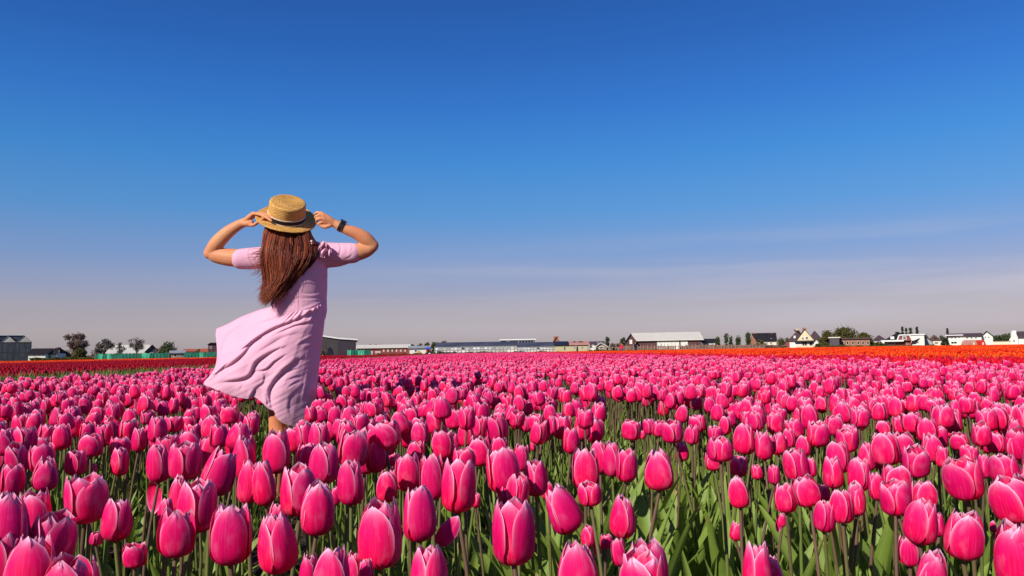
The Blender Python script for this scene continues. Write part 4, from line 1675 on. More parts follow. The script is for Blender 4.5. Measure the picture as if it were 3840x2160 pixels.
def lathe(prof, n=120, saddle=0.0):
    v, f = [], []
    for r0, z0 in prof:
        for i in range(n):
            a = 2 * math.pi * i / n
            wv = saddle * (r0 / .165) ** 3 * math.cos(2 * a) if r0 > .1 else 0
            ir = 1 + .0035 * math.sin(3 * a + r0 * 90) + .002 * math.sin(17 * a + z0 * 300)
            v.append((r0 * ir * math.cos(a) * .985, r0 * ir * math.sin(a) * 1.03, z0 + wv))
    for k in range(len(prof) - 1):
        for i in range(n):
            j = (i + 1) % n
            f.append((k * n + i, k * n + j, (k + 1) * n + j, (k + 1) * n + i))
    return v, f


prof = []
RB, RCR, HCR = .163, .102, .094
prof.append((RCR - .006, -.002))
for i in range(9):                                   # under side of the brim
    prof.append((RCR - .004 + (RB - RCR + .004) * i / 8, -.004))
prof.append((RB + .001, -.001))
nb = 33
for i in range(nb):                                  # braided rows of the brim
    q = i / (nb - 1)
    prof.append((RB - (RB - RCR) * q, .001 + .0016 * abs(math.sin(math.pi * q * 8))))
for i in range(1, 41):                               # crown wall
    q = i / 40
    prof.append((RCR - .006 * q + .0014 * abs(math.sin(math.pi * q * 10)), HCR * q))
for i in range(1, 6):                                # rounded shoulder
    a = math.pi / 2 * i / 5
    prof.append((RCR - .006 - .012 * math.sin(a) ** 1.0 * (i / 5), HCR + .007 * math.sin(a)))
for i in range(1, 56):                               # spiral rows of the top
    q = i / 55
    prof.append(((RCR - .018) * (1 - q) + .0005, HCR + .0065 + .0015 * abs(math.sin(math.pi * q * 10)) - .003 * q))
hv, hf = lathe(prof, 120, -.006)
hat = link('straw_hat', mesh('straw_hat', hv, hf, smooth=True), M['straw_hat'])
adopt(hat, person)
hat.matrix_basis = Matrix.Translation(hat_c) @ HM.to_4x4()
for nm, z0, z1, of, mt in (('ribbon', .009, .029, .0022, 'ribbon'), ('ribbon_edge', .0295, .0345, .0018, 'piping'), ('ribbon_edge', .0025, .0085, .0018, 'piping')):
    pr = [(RCR - .006 * z0 / HCR, z0), (RCR + of, z0), (RCR + of, (z0 + z1) / 2), (RCR + of - .0002, z1), (RCR - .006 * z1 / HCR, z1)]
    a_, b2 = lathe(pr, 96)
    bnd = link(nm, mesh(nm, a_, b2, smooth=False), M[mt])
    bnd.parent = hat

# wristwatch on the right wrist
wc = np.array(W(1280, 850, DW - .022))
w2 = np.array(W(1250, 835, DW - .022))
axis = Vector(wc - w2).normalized()
s1 = axis.orthogonal().normalized()
s1 = Vector((0, -1, 0)) - axis * axis.dot(Vector((0, -1, 0)))
s1.normalize()
s2 = axis.cross(s1)
v, f = [], []
nn = 40
for i in range(nn):
    a = 2 * math.pi * i / nn
    for ww, rr in ((-.010, .0285), (-.010, .0310), (.010, .0310), (.010, .0285)):
        v.append(tuple(Vector(wc) + axis * ww + (s1 * math.cos(a) * .95 + s2 * math.sin(a)) * rr))
for i in range(nn):
    j = (i + 1) % nn
    for k in range(4):
        l = (k + 1) % 4
        f.append((i * 4 + k, i * 4 + l, j * 4 + l, j * 4 + k))
wst = link('wristwatch', mesh('wristwatch', v, f), M['black'])
adopt(wst, person)
sgn = 1 if s2.z > 0 else -1
fc = Vector(wc) + s2 * sgn * .031 + s1 * .006
mb = MB()
pts8 = []
for h_ in (-.003, .007):
    for a in (-.016, .016):
        for c in (-.015, .015):
            pts8.append(tuple(fc + s2 * sgn * h_ + s1 * a + axis * c))
mb.hull8(pts8)
wf = mb.build('watch_case', M['black'])
wf.parent = wst

# ------------------------------------------------------------------ farms and houses beyond the fields
def gx(px, d):
    """x on the ground under a photograph column at distance d"""
    return W(px, horizon(px), d).x


def hz(px, py, d):
    return HC + (horizon(px) - py) * d / FPX


class House:
    """a building whose front runs from column x0 to x1; heights are read at the column's own horizon"""
    def __init__(s, name, label, cat, x0, x1, d, ln, yaw=0.0, group=None):
        s.d = d
        s.X0 = gx(x0, d)
        s.ln = ln
        # every building stands square to the lane that passes behind the fields there
        k = gx((x0 + x1) / 2, 1.0)
        k = gx(x1, 1.0) if k < 0 else gx(x0, 1.0)
        s.th = math.atan(-k) + R(yaw)
        s.w = s.x(x1)
        s.root = empty(name, (s.X0, d, 0), s.th)
        tag(s.root, label, cat, group)

    def x(s, px):
        k = gx(px, 1.0)
        return (k * s.d - s.X0) / (math.cos(s.th) - k * math.sin(s.th))

    def z(s, px, py):
        return max(0.0, hz(px, py, s.d + s.x(px) * math.sin(s.th)))

    def walls(s, eave, mat, ridge=None, along='x', name='wall', x0=None, x1=None, y0=0.0, y1=None, z0=0.0):
        x0, x1 = x0 if x0 is not None else 0, x1 if x1 is not None else s.w
        y1 = s.ln if y1 is None else y1
        mb = MB()
        if ridge is None:
            mb.box(x0, y0, z0, x1, y1, eave)
        elif along == 'y':
            xm = (x0 + x1) / 2
            mb.poly([(x0, z0), (x1, z0), (x1, eave), (xm, ridge), (x0, eave)], y0, y1)
        else:
            ym = (y0 + y1) / 2
            o = len(mb.v)
            pr = [(y0, z0), (y1, z0), (y1, eave), (ym, ridge), (y0, eave)]
            mb.v += [(x0, a, c) for a, c in pr] + [(x1, a, c) for a, c in pr]
            mb.f += [tuple(range(5)), tuple(range(9, 4, -1))] + [((i + 1) % 5, i, 5 + i, 5 + (i + 1) % 5) for i in range(5)]
        return mb.build(name, mat, s.root)

    def roof(s, eave, ridge, mat, along='x', over=.35, th=.16, x0=None, x1=None, y0=0.0, y1=None, hip=0.0, name='roof'):
        x0, x1 = x0 if x0 is not None else 0, x1 if x1 is not None else s.w
        y1 = s.ln if y1 is None else y1
        mb = MB()
        e = eave - .02
        if along == 'x':
            ym = (y0 + y1) / 2
            for ya, k in ((y0, -1), (y1, 1)):
                sl = (ridge - e) / (ym - y0)
                yo = ya + k * over
                zo = e - over * sl
                mb.hull8([(x0 - over, yo, zo + .03), (x1 + over, yo, zo + .03), (x0 - over + hip, ym, ridge + .03), (x1 + over - hip, ym, ridge + .03),
                          (x0 - over, yo, zo + th), (x1 + over, yo, zo + th), (x0 - over + hip, ym, ridge + th), (x1 + over - hip, ym, ridge + th)])
        else:
            xm = (x0 + x1) / 2
            for xa, k in ((x0, -1), (x1, 1)):
                sl = (ridge - e) / (xm - x0)
                xo = xa + k * over
                zo = e - over * sl
                mb.hull8([(xo, y0 - over, zo + .03), (xm, y0 - over, ridge + .03), (xo, y1 + over, zo + .03), (xm, y1 + over, ridge + .03),
                          (xo, y0 - over, zo + th), (xm, y0 - over, ridge + th), (xo, y1 + over, zo + th), (xm, y1 + over, ridge + th)])
        return mb.build(name, mat, s.root)

    def flat(s, z, mat, over=.3, th=.3, **k):
        return MB().box(k.get('x0', 0) - over, k.get('y0', 0) - over, z, k.get('x1', s.w) + over, k.get('y1', s.ln) + over, z + th).build('roof', mat, s.root)

    def win(s, pa, pb, ya, yb, glass='dark_glass', frame='white_frame', y=0.0, name='window', nmull=1):
        """a window or door between columns pa..pb and rows ya (top)..yb (foot)"""
        a, c = s.x(pa), s.x(pb)
        zt, zb = s.z((pa + pb) / 2, ya), s.z((pa + pb) / 2, yb)
        if zt - zb < .3:
            zb = zt - .3
        t = min(.08, (c - a) * .12)
        fr = MB()
        fr.box(a, y - .06, zb, a + t, y + .01, zt).box(c - t, y - .06, zb, c, y + .01, zt)
        fr.box(a + t, y - .06, zt - t, c - t, y + .01, zt).box(a + t, y - .06, zb, c - t, y + .01, zb + t)
        for i in range(1, nmull + 1):
            m_ = a + (c - a) * i / (nmull + 1)
            fr.box(m_ - t / 3, y - .05, zb + t, m_ + t / 3, y + .008, zt - t)
        f = fr.build(name, M[frame], s.root)
        MB().box(a + t, y - .03, zb + t, c - t, y + .006, zt - t).build('pane' if glass.endswith('glass') else 'leaf_panel', M[glass], f)
        return f

    def chimney(s, px, ytop, yfoot, mat, yc=None, w=.7, roof=None):
        a = s.x(px)
        yc = s.ln / 2 if yc is None else yc
        return MB().box(a - w / 2, yc - w / 2, s.z(px, yfoot), a + w / 2, yc + w / 2, s.z(px, ytop)).build('chimney', mat, roof or s.root)


def tree(name, label, cat, px, ytop, pw, d, mat, seed, shape='round', leaf=.30, count=1500, trunk=.25, group=None, ybase=None, lift=.12):
    """trunk, limbs and a crown of many leaf clumps"""
    rr = random.Random(seed)
    x = gx(px, d)
    h = hz(px, ytop, d)
    w = pw * d / FPX
    root = empty(name, (x, d, 0))
    tag(root, label, cat, group)
    mb = MB()
    th = h * (.55 if shape != 'bush' else .3)
    mb.beam((0, 0, -.1), (0, 0, th), (trunk, trunk * .55), 7)
    clumps = []
    nC = {'round': 26, 'bush': 22, 'column': 26, 'bare': 30, 'wide': 60, 'flat': 20}[shape]
    for i in range(nC):
        a = rr.uniform(0, 6.28)
        q = rr.random()
        if shape == 'column':
            zc = h * (.15 + .8 * q)
            rx = w / 2 * .6 * math.sin(math.pi * (.12 + .8 * q)) ** .7
            k_ = rr.uniform(0, .5)
            cr_ = w * .30
        elif shape == 'bush':
            zc = h * (.12 + .70 * q)
            rx = w / 2 * math.sqrt(max(.05, 1 - (q * .95) ** 2))
            k_ = rr.random() ** .5
            cr_ = min(w, h) * .20
        elif shape == 'wide':
            zc = h * (.10 + .75 * q)
            rx = w / 2 * math.sqrt(max(.05, 1 - (q * .97) ** 2))
            k_ = rr.random() ** .5
            cr_ = h * .19
        elif shape == 'flat':
            zc = h * (.58 + .34 * q)
            rx = w / 2 * (1.0 - .6 * (q - .3) ** 2)
            k_ = rr.random() ** .5
            cr_ = h * .11
        else:
            zc = h * (lift + .08 + (.82 - lift) * q)
            rx = w / 2 * math.sin(math.pi * (.16 + .72 * q)) ** .8
            k_ = rr.random() ** .5
            cr_ = min(w, h) * .155
        p = Vector((rx * k_ * .88 * math.cos(a), rx * k_ * .88 * math.sin(a), zc))
        clumps.append((p, cr_ * rr.uniform(.7, 1.25)))
        st = Vector((0, 0, min(th, max(th * .4, zc * .6))))
        mb.beam(st, p, (trunk * .30, trunk * .06), 5)
        for _ in range(2):
            e = p + Vector((rr.gauss(0, 1), rr.gauss(0, 1), rr.gauss(.3, 1))) * cr_ * .9
            mb.beam(p * .7 + st * .3, e, (trunk * .12, trunk * .03), 4)
    mb.build('trunk', M['bark'], root)
    v, f = [], []
    for p, cr_ in clumps:
        for _ in range(int(count / nC)):
            dv = Vector((rr.gauss(0, 1), rr.gauss(0, 1), rr.gauss(0, 1)))
            dv = dv.normalized() * (rr.random() ** .45) * cr_ * (1 + .35 * noise.noise(dv * 2 + p))
            c = p + dv
            n = Vector((rr.gauss(0, 1), rr.gauss(0, 1), rr.gauss(0, 1))).normalized()
            a_ = n.orthogonal().normalized() * leaf * rr.uniform(.4, 1)
            b_ = n.cross(a_).normalized() * leaf * rr.uniform(.25, .6)
            if c.z < .05:
                continue
            o = len(v)
            v += [tuple(c - a_), tuple(c - b_), tuple(c + a_), tuple(c + b_)]
            f.append((o, o + 1, o + 2, o + 3))
    link('crown', mesh('crown', v, f), M[mat], root)
    return root


# --- left: glasshouse with gabled bays
d = 150
H = House('glasshouse', 'old grey glasshouse with gabled bays at the left edge beyond the tulips', 'glasshouse', -190, 121, d, 14)
ea, ri = H.z(60, 1283), H.z(60, 1259)
bay = H.x(98) - H.x(40)
H.walls(ea, M['greenhouse_glass'], name='glass_wall', y0=.06)
nb_ = 5
for k in range(nb_):
    xa = H.w - bay * (k + 1)
    xb = H.w - bay * k
    MB().poly([(xa, ea - .02), (xb, ea - .02), ((xa + xb) / 2, ri)], .06, .2).build('gable', M['greenhouse_glass'], H.root)
    H.roof(ea, ri, M['greenhouse_roof_glass'], 'y', over=.05, th=.10, x0=xa, x1=xb)
fr = MB()
nx = 56
for i in range(nx + 1):
    xx = H.w * i / nx
    t = .20 if i % 4 == 0 else .09
    fr.box(xx - t / 2, -.03, 0, xx + t / 2, .055, ea)
for zz in (.05, ea * .5, ea - .2):
    fr.box(0, -.05, zz, H.w, -.032, zz + .20)
fr.build('frame', M['dark_frame'], H.root)
MB().poly([(-1, ea - .3), (H.w, ea - .3), (H.w, ea), (H.w - bay / 2, ri + .05), (-1, ri + .05)], .5, 12).build('rear_roof', M['greenhouse_roof_glass'], H.root)
MB().box(-1, .35, ri + .055, H.w - bay / 2, .6, ri + .25).build('ridge_cap', M['white_frame'], H.root)
nyb = 12
sf = MB()
for i in range(nyb + 1):
    sf.box(H.w + .003, H.ln * i / nyb - .05, 0, H.w + .08, H.ln * i / nyb + .05, ea)
sf.build('side_frame', M['dark_frame'], H.root)

# white farmhouse beside it
H = House('farmhouse', 'white farmhouse with a dark roof next to the old glasshouse', 'house', 112, 176, 141, 5.5, -20)
ea, ri = H.z(160, 1326), H.z(160, 1309)
H.walls(ea, M['white_wall'], ri)
rf = H.roof(ea, ri, M['slate_roof'])
H.chimney(183, 1306, 1313, M['dark_brick'], roof=rf)
H.win(146, 158, 1328, 1334)
H.win(162, 172, 1328, 1334)
H.win(130, 138, 1326, 1336, name='door', nmull=0)
H = House('cottage', 'small cottage with a steep black roof and white walls behind the hedge', 'house', 196, 218, 143, 4.5, -20)
ea, ri = H.z(210, 1325), H.z(210, 1305)
H.walls(ea, M['white_wall'])
rf = H.roof(ea, ri, M['slate_roof'], hip=1.0)
H.win(200, 206, 1326, 1332)
H.win(209, 215, 1326, 1332)
H.chimney(206, 1303, 1310, M['dark_brick'], roof=rf)

tree('broad_tree', 'tallest tree at the left, with a broad reddish brown crown', 'tree', 284, 1240, 92, 160, 'foliage_brown', 1, 'round', .22, 5200, .35)
tree('olive_shrub', 'olive green shrub under the reddish brown tree', 'shrub', 305, 1298, 50, 150, 'foliage_olive', 2, 'bush', .22, 1600, .12)
tree('evergreen_bush', 'dark green bush at the foot of the reddish brown tree, left side', 'shrub', 255, 1312, 44, 152, 'foliage_dark', 3, 'bush', .2, 1500, .1)
tree('flat_topped_tree', 'grey brown tree with layered crown left of the long white roof', 'tree', 396, 1266, 66, 158, 'foliage_grey', 4, 'flat', .2, 1900, .25)
tree('low_tree', 'low grey bush below the layered tree', 'shrub', 372, 1299, 48, 157, 'foliage_grey', 5, 'bush', .2, 1400, .15)
tree('small_tree', 'small thin tree standing before the middle of the white roof', 'tree', 455, 1281, 36, 140, 'foliage_grey', 6, 'round', .15, 900, .12)
tree('open_tree', 'open crowned tree standing before the right end of the white roof', 'tree', 516, 1267, 60, 140, 'foliage_grey', 7, 'flat', .17, 1300, .18)
tree('oak_tree', 'dark green rounded tree right of the long white roof', 'tree', 641, 1278, 76, 165, 'foliage_green', 8, 'bush', .24, 3000, .3)
tree('garden_bush', 'brown bush left of the dark green rounded tree', 'shrub', 608, 1290, 34, 166, 'foliage_brown', 9, 'bush', .2, 900, .1)

H = House('long_barn', 'long barn with a pale roof behind the green netting at the left', 'barn', 392, 560, 175, 16, 0)
ea, ri = H.z(470, 1326), H.z(470, 1295)
H.walls(ea, M['grey_metal'], ri)
H.roof(ea, ri, M['pale_roof'], th=.2)
H = House('gabled_shed', 'dark blue grey gabled shed at the end of the long pale barn', 'barn', 552, 598, 168, 12)
ea, ri = H.z(575, 1316), H.z(575, 1295)
H.walls(ea, M['purple_metal'], ri, 'y')
H.roof(ea, ri, M['slate_roof'], 'y')
H.win(568, 580, 1322, 1336, 'solar_panel', name='door', nmull=0)
H = House('tiled_house', 'low house with an orange tiled roof beside the dark tree', 'house', 588, 634, 172, 8)
ea, ri = H.z(610, 1324), H.z(610, 1309)
H.walls(ea, M['sand_wall'], ri)
H.roof(ea, ri, M['orange_roof'])
H = House('open_shed', 'grey wooden shed with a pale roof edge right of the dark green tree', 'shed', 645, 694, 160, 6)
ea, ri = H.z(670, 1324), H.z(670, 1317)
H.walls(ea, M['wood_post'], ri)
H.roof(ea, ri, M['grey_metal'])
H.win(655, 668, 1327, 1338, 'solar_panel', name='door', nmull=0)
H.win(672, 684, 1327, 1336)
H = House('red_roofed_house', 'long low house with a red roof behind the green netting', 'house', 696, 760, 190, 8)
ea, ri = H.z(728, 1318), H.z(728, 1310)
H.walls(ea, M['cream_wall'], ri)
H.roof(ea, ri, M['red_roof'])
H.win(704, 712, 1320, 1328)
H.win(728, 736, 1320, 1328)
H = House('red_roofed_house', 'short white house with a red roof just left of the dress', 'house', 760, 800, 180, 8)
ea, ri = H.z(775, 1320), H.z(775, 1309)
H.walls(ea, M['white_wall'], ri)
H.roof(ea, ri, M['red_roof'])
H.win(766, 774, 1322, 1330)
H = House('brick_tower', 'dark brick block with a rounded roof just left of the skirt', 'building', 784, 842, 150, 7)
ea, ri = H.z(800, 1291), H.z(800, 1285)
H.walls(ea, M['dark_brick'])
MB().poly([(-.2, ea), (H.w + .2, ea), (H.w * .85, ri), (H.w * .15, ri)], -.2, H.ln + .2).build('roof', M['slate_roof'], H.root)
H.win(790, 798, 1298, 1308)
tree('round_tree', 'small round tree between the two red roofs', 'tree', 748, 1302, 26, 185, 'foliage_green', 10, 'bush', .2, 700, .1)


def net_fence(label, xa, xb, ytop, ybase, d, seed, step=14, slope=0.0):
    rr = random.Random(seed)
    X0, X1 = gx(xa, d), gx(xb, d)
    root = empty('netting_fence', (X0, d, 0))
    tag(root, label, 'fence')
    w = X1 - X0
    h = hz((xa + xb) / 2, ytop, d)
    n = max(2, int((xb - xa) / step))
    for i in range(n + 1):
        xx = w * i / n
        MB().beam((xx, 0, 0), (xx + rr.uniform(-.05, .05), 0, h * rr.uniform(.98, 1.06)), .05, 5).build('post', M['wood_post'], root)
    for i in range(n):
        v, f = [], []
        nx_, nz_2 = 9, 5
        for a in range(nx_):
            for c in range(nz_2):
                q, p = a / (nx_ - 1), c / (nz_2 - 1)
                sag = -.12 * math.sin(math.pi * q) * p
                v.append((w * (i + q) / n, -.06 - .10 * math.sin(9 * q + i) * (1 - p) - .05 * rr.random(), h * p + sag))
        for a in range(nx_ - 1):
            for c in range(nz_2 - 1):
                k_ = a * nz_2 + c
                f.append((k_, k_ + nz_2, k_ + nz_2 + 1, k_ + 1))
        link('net', mesh('net', v, f, smooth=True), M['green_net_light' if rr.random() < .25 else 'green_net'], root)
    return root


net_fence('long green windbreak netting on posts before the pale barn', 362, 640, 1324, 1350, 128, 1)
net_fence('short green windbreak netting behind the shed and under the red roofs', 694, 840, 1320, 1345, 140, 2)
net_fence('green netting in front of the dark warehouse, right of the dress', 1306, 1392, 1311, 1335, 128, 3, 11)

# --- centre
H = House('warehouse', 'big dark grey warehouse with a white roof edge right behind the woman', 'warehouse', 1150, 1337, 140, 22)
z0, z1, z2 = H.z(1180, 1253), H.z(1272, 1272), H.z(1334, 1277)
xm, xw = H.x(1272), H.w
MB().poly([(0, 0), (xm, 0), (xm, z1), (0, z0)], 0, H.ln).build('wall', M['olive_metal'], H.root)
MB().poly([(xm + .01, 0), (xw, 0), (xw, z2), (xm + .01, z1)], .02, H.ln).build('wall', M['purple_metal'], H.root)
MB().hull8([(-.3, -.3, z0 + .02), (xm, -.3, z1 + .02), (-.3, H.ln, z0 + .02), (xm, H.ln, z1 + .02), (-.3, -.3, z0 + .3), (xm, -.3, z1 + .3), (-.3, H.ln, z0 + .3), (xm, H.ln, z1 + .3)]).build('roof', M['white_frame'], H.root)
MB().hull8([(xm + .01, -.3, z1 + .02), (xw + .3, -.3, z2 + .02), (xm + .01, H.ln, z1 + .02), (xw + .3, H.ln, z2 + .02), (xm + .01, -.3, z1 + .3), (xw + .3, -.3, z2 + .3), (xm + .01, H.ln, z1 + .3), (xw + .3, H.ln, z2 + .3)]).build('roof', M['white_frame'], H.root)
rb = MB()
for i in range(46):
    xx = .15 + (xw - .3) * i / 45
    zt = z0 + (z1 - z0) * xx / xm if xx < xm else z1 + (z2 - z1) * (xx - xm) / (xw - xm)
    rb.box(xx - .03, -.045, 0, xx + .03, -.003 if xx < xm else .017, zt - .05)
rb.build('cladding_rib', M['purple_metal'], H.root)
a0, a1 = H.x(1228), H.x(1252)
ar = [(a0, 0)] + [(a0 + (a1 - a0) * (1 - math.cos(t)) / 2, 1.6 * math.sin(t) + .6) for t in np.linspace(0.05, math.pi - .05, 9)] + [(a1, 0)]
MB().poly([(x_, z_) for x_, z_ in reversed(ar)], -.09, -.05).build('door', M['solar_panel'], H.root)
tree('garden_bush', 'brown red bush against the dark warehouse wall', 'shrub', 1213, 1305, 36, 136, 'foliage_brown', 11, 'bush', .18, 700, .08)

H = House('stable', 'long low red building with a pale roof right of the green netting', 'barn', 1340, 1536, 170, 10)
ea, ri = H.z(1440, 1305), H.z(1440, 1294)
H.walls(ea, M['red_cladding'], ri)
H.roof(ea, ri, M['pale_roof'])
for k in range(6):
    H.win(1438 + 16 * k, 1443 + 16 * k, 1311, 1319, 'greenhouse_glass', nmull=0)
for a, c in ((1388, 1402), (1411, 1430)):
    q = MB().box(H.x(a), -3, hz(a, 1322, 170), H.x(c), -2.2, hz(a, 1318, 170))
    q.box(H.x(a) + .1, -2.9, 0, H.x(a) + .25, -2.3, hz(a, 1322, 170)).box(H.x(c) - .25, -2.9, 0, H.x(c) - .1, -2.3, hz(a, 1322, 170))
    o = q.build('crate_table', M['white_frame'])
    o.location = H.root.location
    o.rotation_euler = H.root.rotation_euler
    tag(o, 'low white trestle in front of the red building, %s one' % ('left' if a == 1388 else 'right'), 'table', 'white trestles')
H = House('white_shed', 'pale shed with a grey roof right of the long red building', 'shed', 1537, 1600, 165, 8)
ea, ri = H.z(1568, 1306), H.z(1568, 1299)
H.walls(ea, M['white_wall'], ri)
H.roof(ea, ri, M['grey_metal'])
H.win(1555, 1565, 1311, 1320, name='door', nmull=0)
# sand heap
v, f = [], []
r_ = random.Random(3)
n_ = 24
sx, ex = gx(1543, 150), gx(1598, 150)
v.append(((sx + ex) / 2, 150, hz(1570, 1313, 150)))
for k in range(1, 7):
    for i in range(n_):
        a = 2 * math.pi * i / n_
        q = k / 6
        v.append(((sx + ex) / 2 + (ex - sx) / 2 * q * math.cos(a) * r_.uniform(.95, 1.05), 150 + 1.3 * q * math.sin(a), v[0][2] * (1 - q) ** .9 * r_.uniform(.93, 1.05)))
f = [(0, 1 + i, 1 + (i + 1) % n_) for i in range(n_)]
f += [(1 + k * n_ + i, 1 + (k + 1) * n_ + i, 1 + (k + 1) * n_ + (i + 1) % n_, 1 + k * n_ + (i + 1) % n_) for k in range(5) for i in range(n_)]
tag(link('sand_heap', mesh('sand_heap', v, f, smooth=True), M['sand']), 'heap of orange sand in front of the pale shed', 'heap')
# tractor-like machine with a blue cab
dT = 148
t0 = gx(1597, dT)
root = empty('tractor', (t0, dT, 0))
tag(root, 'small tractor with a bright blue cab roof beside the sand heap', 'tractor')
tw = gx(1616, dT) - t0
zt = hz(1606, 1302, dT)
MB().box(.1, 0, zt - .35, tw - .05, 1.2, zt).build('cab_roof', M['blue_paint'], root)
cb = MB()
for xx in (.14, tw - .14):
    for yy in (.05, 1.1):
        cb.box(xx - .04, yy, .8, xx + .04, yy + .06, zt - .35)
cb.box(.1, .1, .5, tw - .1, 1.1, .95)
cb.build('body', M['red_paint'], root)
for i, (xx, rr_) in enumerate(((.22, .45), (tw - .2, .55))):
    v, f = tube([(xx, -.2, rr_), (xx, .15, rr_)], [rr_, rr_], 16)
    wh = link('wheel', mesh('wheel', v, f), M['black'], root)
    v, f = tube([(xx, -.23, rr_), (xx, -.203, rr_)], [rr_ * .5, rr_ * .5], 12)
    link('rim', mesh('rim', v, f), M['white_frame'], wh)

for k, (px_, yt_, w_, sh, mt) in enumerate([(1545, 1287, 34, 'bush', 'foliage_olive'), (1574, 1285, 32, 'bush', 'foliage_olive'), (1600, 1279, 34, 'bush', 'foliage_olive'), (1632, 1277, 40, 'bush', 'foliage_olive'),
                                       (1664, 1274, 42, 'bush', 'foliage_olive'), (1694, 1282, 34, 'bush', 'foliage_olive'), (1392, 1287, 26, 'bush', 'foliage_dark'), (1412, 1284, 26, 'bush', 'foliage_dark'), (1428, 1286, 20, 'bush', 'foliage_dark'),
                                       (1785, 1279, 24, 'bush', 'foliage_olive')]):
    where = 'behind the dark blue glasshouse roof' if px_ > 1740 else ('behind the pale shed and the glasshouse end, %s from the left' % ORD[k] if k < 6 else 'dark, above the pale roof of the red building, %s from the left' % ORD[k - 6])
    tree('distant_tree', 'small distant tree ' + where, 'tree', px_, yt_, w_, 235, mt, 30 + k, sh, .35, 600, .12, 'distant trees behind the farm roofs')


def glasshouse(label, xa, xb, d, yt, ye, yr_l, ln, roofm, seed, step=14):
    H = House('glasshouse', label, 'glasshouse', xa, xb, d, ln)
    pm = (xa + xb) / 2
    ea, ri = H.z(pm, ye), H.z(pm, yt)
    H.walls(ea, M['greenhouse_glass'], ri, name='glass_wall')
    H.roof(ea, ri, M[roofm], th=.12, over=.15)
    fr = MB()
    n = int((xb - xa) / step)
    for i in range(n + 1):
        xx = H.w * i / n
        fr.box(xx - .09, -.08, 0, xx + .09, -.005, ea)
    for zz in (.6, ea * .62, ea - .25):
        fr.box(0, -.10, zz, H.w, -.085, zz + .14)
    fr.build('frame', M['grey_metal'], H.root)
    rr = random.Random(seed)
    for i in range(n):                      # vents and things that show through the panes
        if rr.random() < .6:
            a = H.w * (i + .15) / n
            MB().box(a, -.06, ea * .66, a + H.w / n * .7, -.004, ea - .3).build('vent', M[rr.choice(['white_frame', 'grey_metal', 'dark_glass'])], H.root)
    return H


glasshouse('long glasshouse with a dark blue glass roof in the middle distance', 1632, 1942, 170, 1283, 1298, 0, 14, 'greenhouse_roof_glass', 1)
MB_ = House('flat_roofed_office', 'flat roofed dark building with a white roof line rising above the glasshouse', 'building', 1878, 2006, 195, 10)
z_ = MB_.z(1940, 1276)
MB_.walls(z_, M['dark_brick'])
MB_.flat(z_, M['white_frame'])
MB_.win(1900, 1912, 1279, 1286, 'greenhouse_glass', nmull=0)
MB_.win(1945, 2003, 1277, 1287, 'solar_panel', nmull=4)
glasshouse('lower grey glasshouse with a faded roof left of the pale yellow barn', 1940, 2084, 162, 1284, 1299, 0, 12, 'greenhouse_roof_glass', 2, 12)
H = House('red_house', 'house with a steep red roof and two chimneys above the farm', 'house', 2072, 2102, 200, 8)
ea, ri = H.z(2087, 1284), H.z(2087, 1264)
H.walls(ea, M['brick_wall'], ri, 'y')
rf = H.roof(ea, ri, M['red_roof'], 'y')
H.chimney(2081, 1261, 1272, M['brick_wall'], roof=rf)
H.chimney(2091, 1260, 1266, M['brick_wall'], roof=rf)
H = House('yellow_barn', 'long pale yellow barn, its roof half solar panels and half pink tiles', 'barn', 2082, 2206, 158, 12)
ea, ri = H.z(2144, 1294), H.z(2144, 1281)
H.walls(ea, M['sand_wall'], ri)
xs_ = H.x(2134)
H.roof(ea, ri, M['solar_panel'], x0=0, x1=xs_ - .36, th=.16, over=.3)
H.roof(ea, ri, M['pink_roof'], x0=xs_ + .36, th=.16, over=.3)
H.win(2114, 2119, 1299, 1313, 'solar_panel', name='door', nmull=0)
H.win(2150, 2158, 1299, 1306)
H.win(2178, 2186, 1299, 1306)
for px_ in (2155, 2176, 2182):
    H.chimney(px_, 1279, 1288, M['dark_brick'], yc=3.5, w=.6)
H = House('brown_shed', 'low brown roofed shed behind the white gabled shed', 'shed', 2214, 2262, 175, 8)
ea, ri = H.z(2238, 1293), H.z(2238, 1282)
H.walls(ea, M['dark_brick'], ri)
H.roof(ea, ri, M['brown_roof'])
H.win(2240, 2246, 1284, 1288, y=.8)
H = House('white_gabled_shed', 'small shed with a white gable left of the wooden fence', 'shed', 2234, 2274, 160, 7)
ea, ri = H.z(2254, 1299), H.z(2254, 1287)
H.walls(ea, M['wood_post'], ri, 'y')
H.roof(ea, ri, M['white_frame'], 'y')
H.win(2246, 2262, 1299, 1309, 'solar_panel', name='door', nmull=0)
H = House('garden_tent', 'little pinkish white tent left of the white gabled shed', 'tent', 2212, 2234, 158, 3)
ea, ri = H.z(2223, 1301), H.z(2223, 1295)
H.walls(ea, M['white_wall'], ri, 'y')
H.roof(ea, ri, M['pale_roof'], 'y', over=.1)
tree('cypress', 'small dark pointed tree behind the wooden fence', 'tree', 2277, 1264, 22, 165, 'foliage_dark', 50, 'column', .2, 900, .12)
tree('garden_bush', 'reddish brown bush right of the dark pointed tree', 'shrub', 2298, 1279, 30, 168, 'foliage_brown', 51, 'bush', .2, 700, .1)
tree('garden_bush', 'wide dark brown bush left of the big barn', 'shrub', 2325, 1284, 46, 160, 'foliage_brown', 52, 'bush', .2, 1100, .1)
tree('round_tree', 'dark rounded tree just left of the big barn gable', 'tree', 2337, 1258, 32, 180, 'foliage_green', 53, 'bush', .22, 1300, .2)

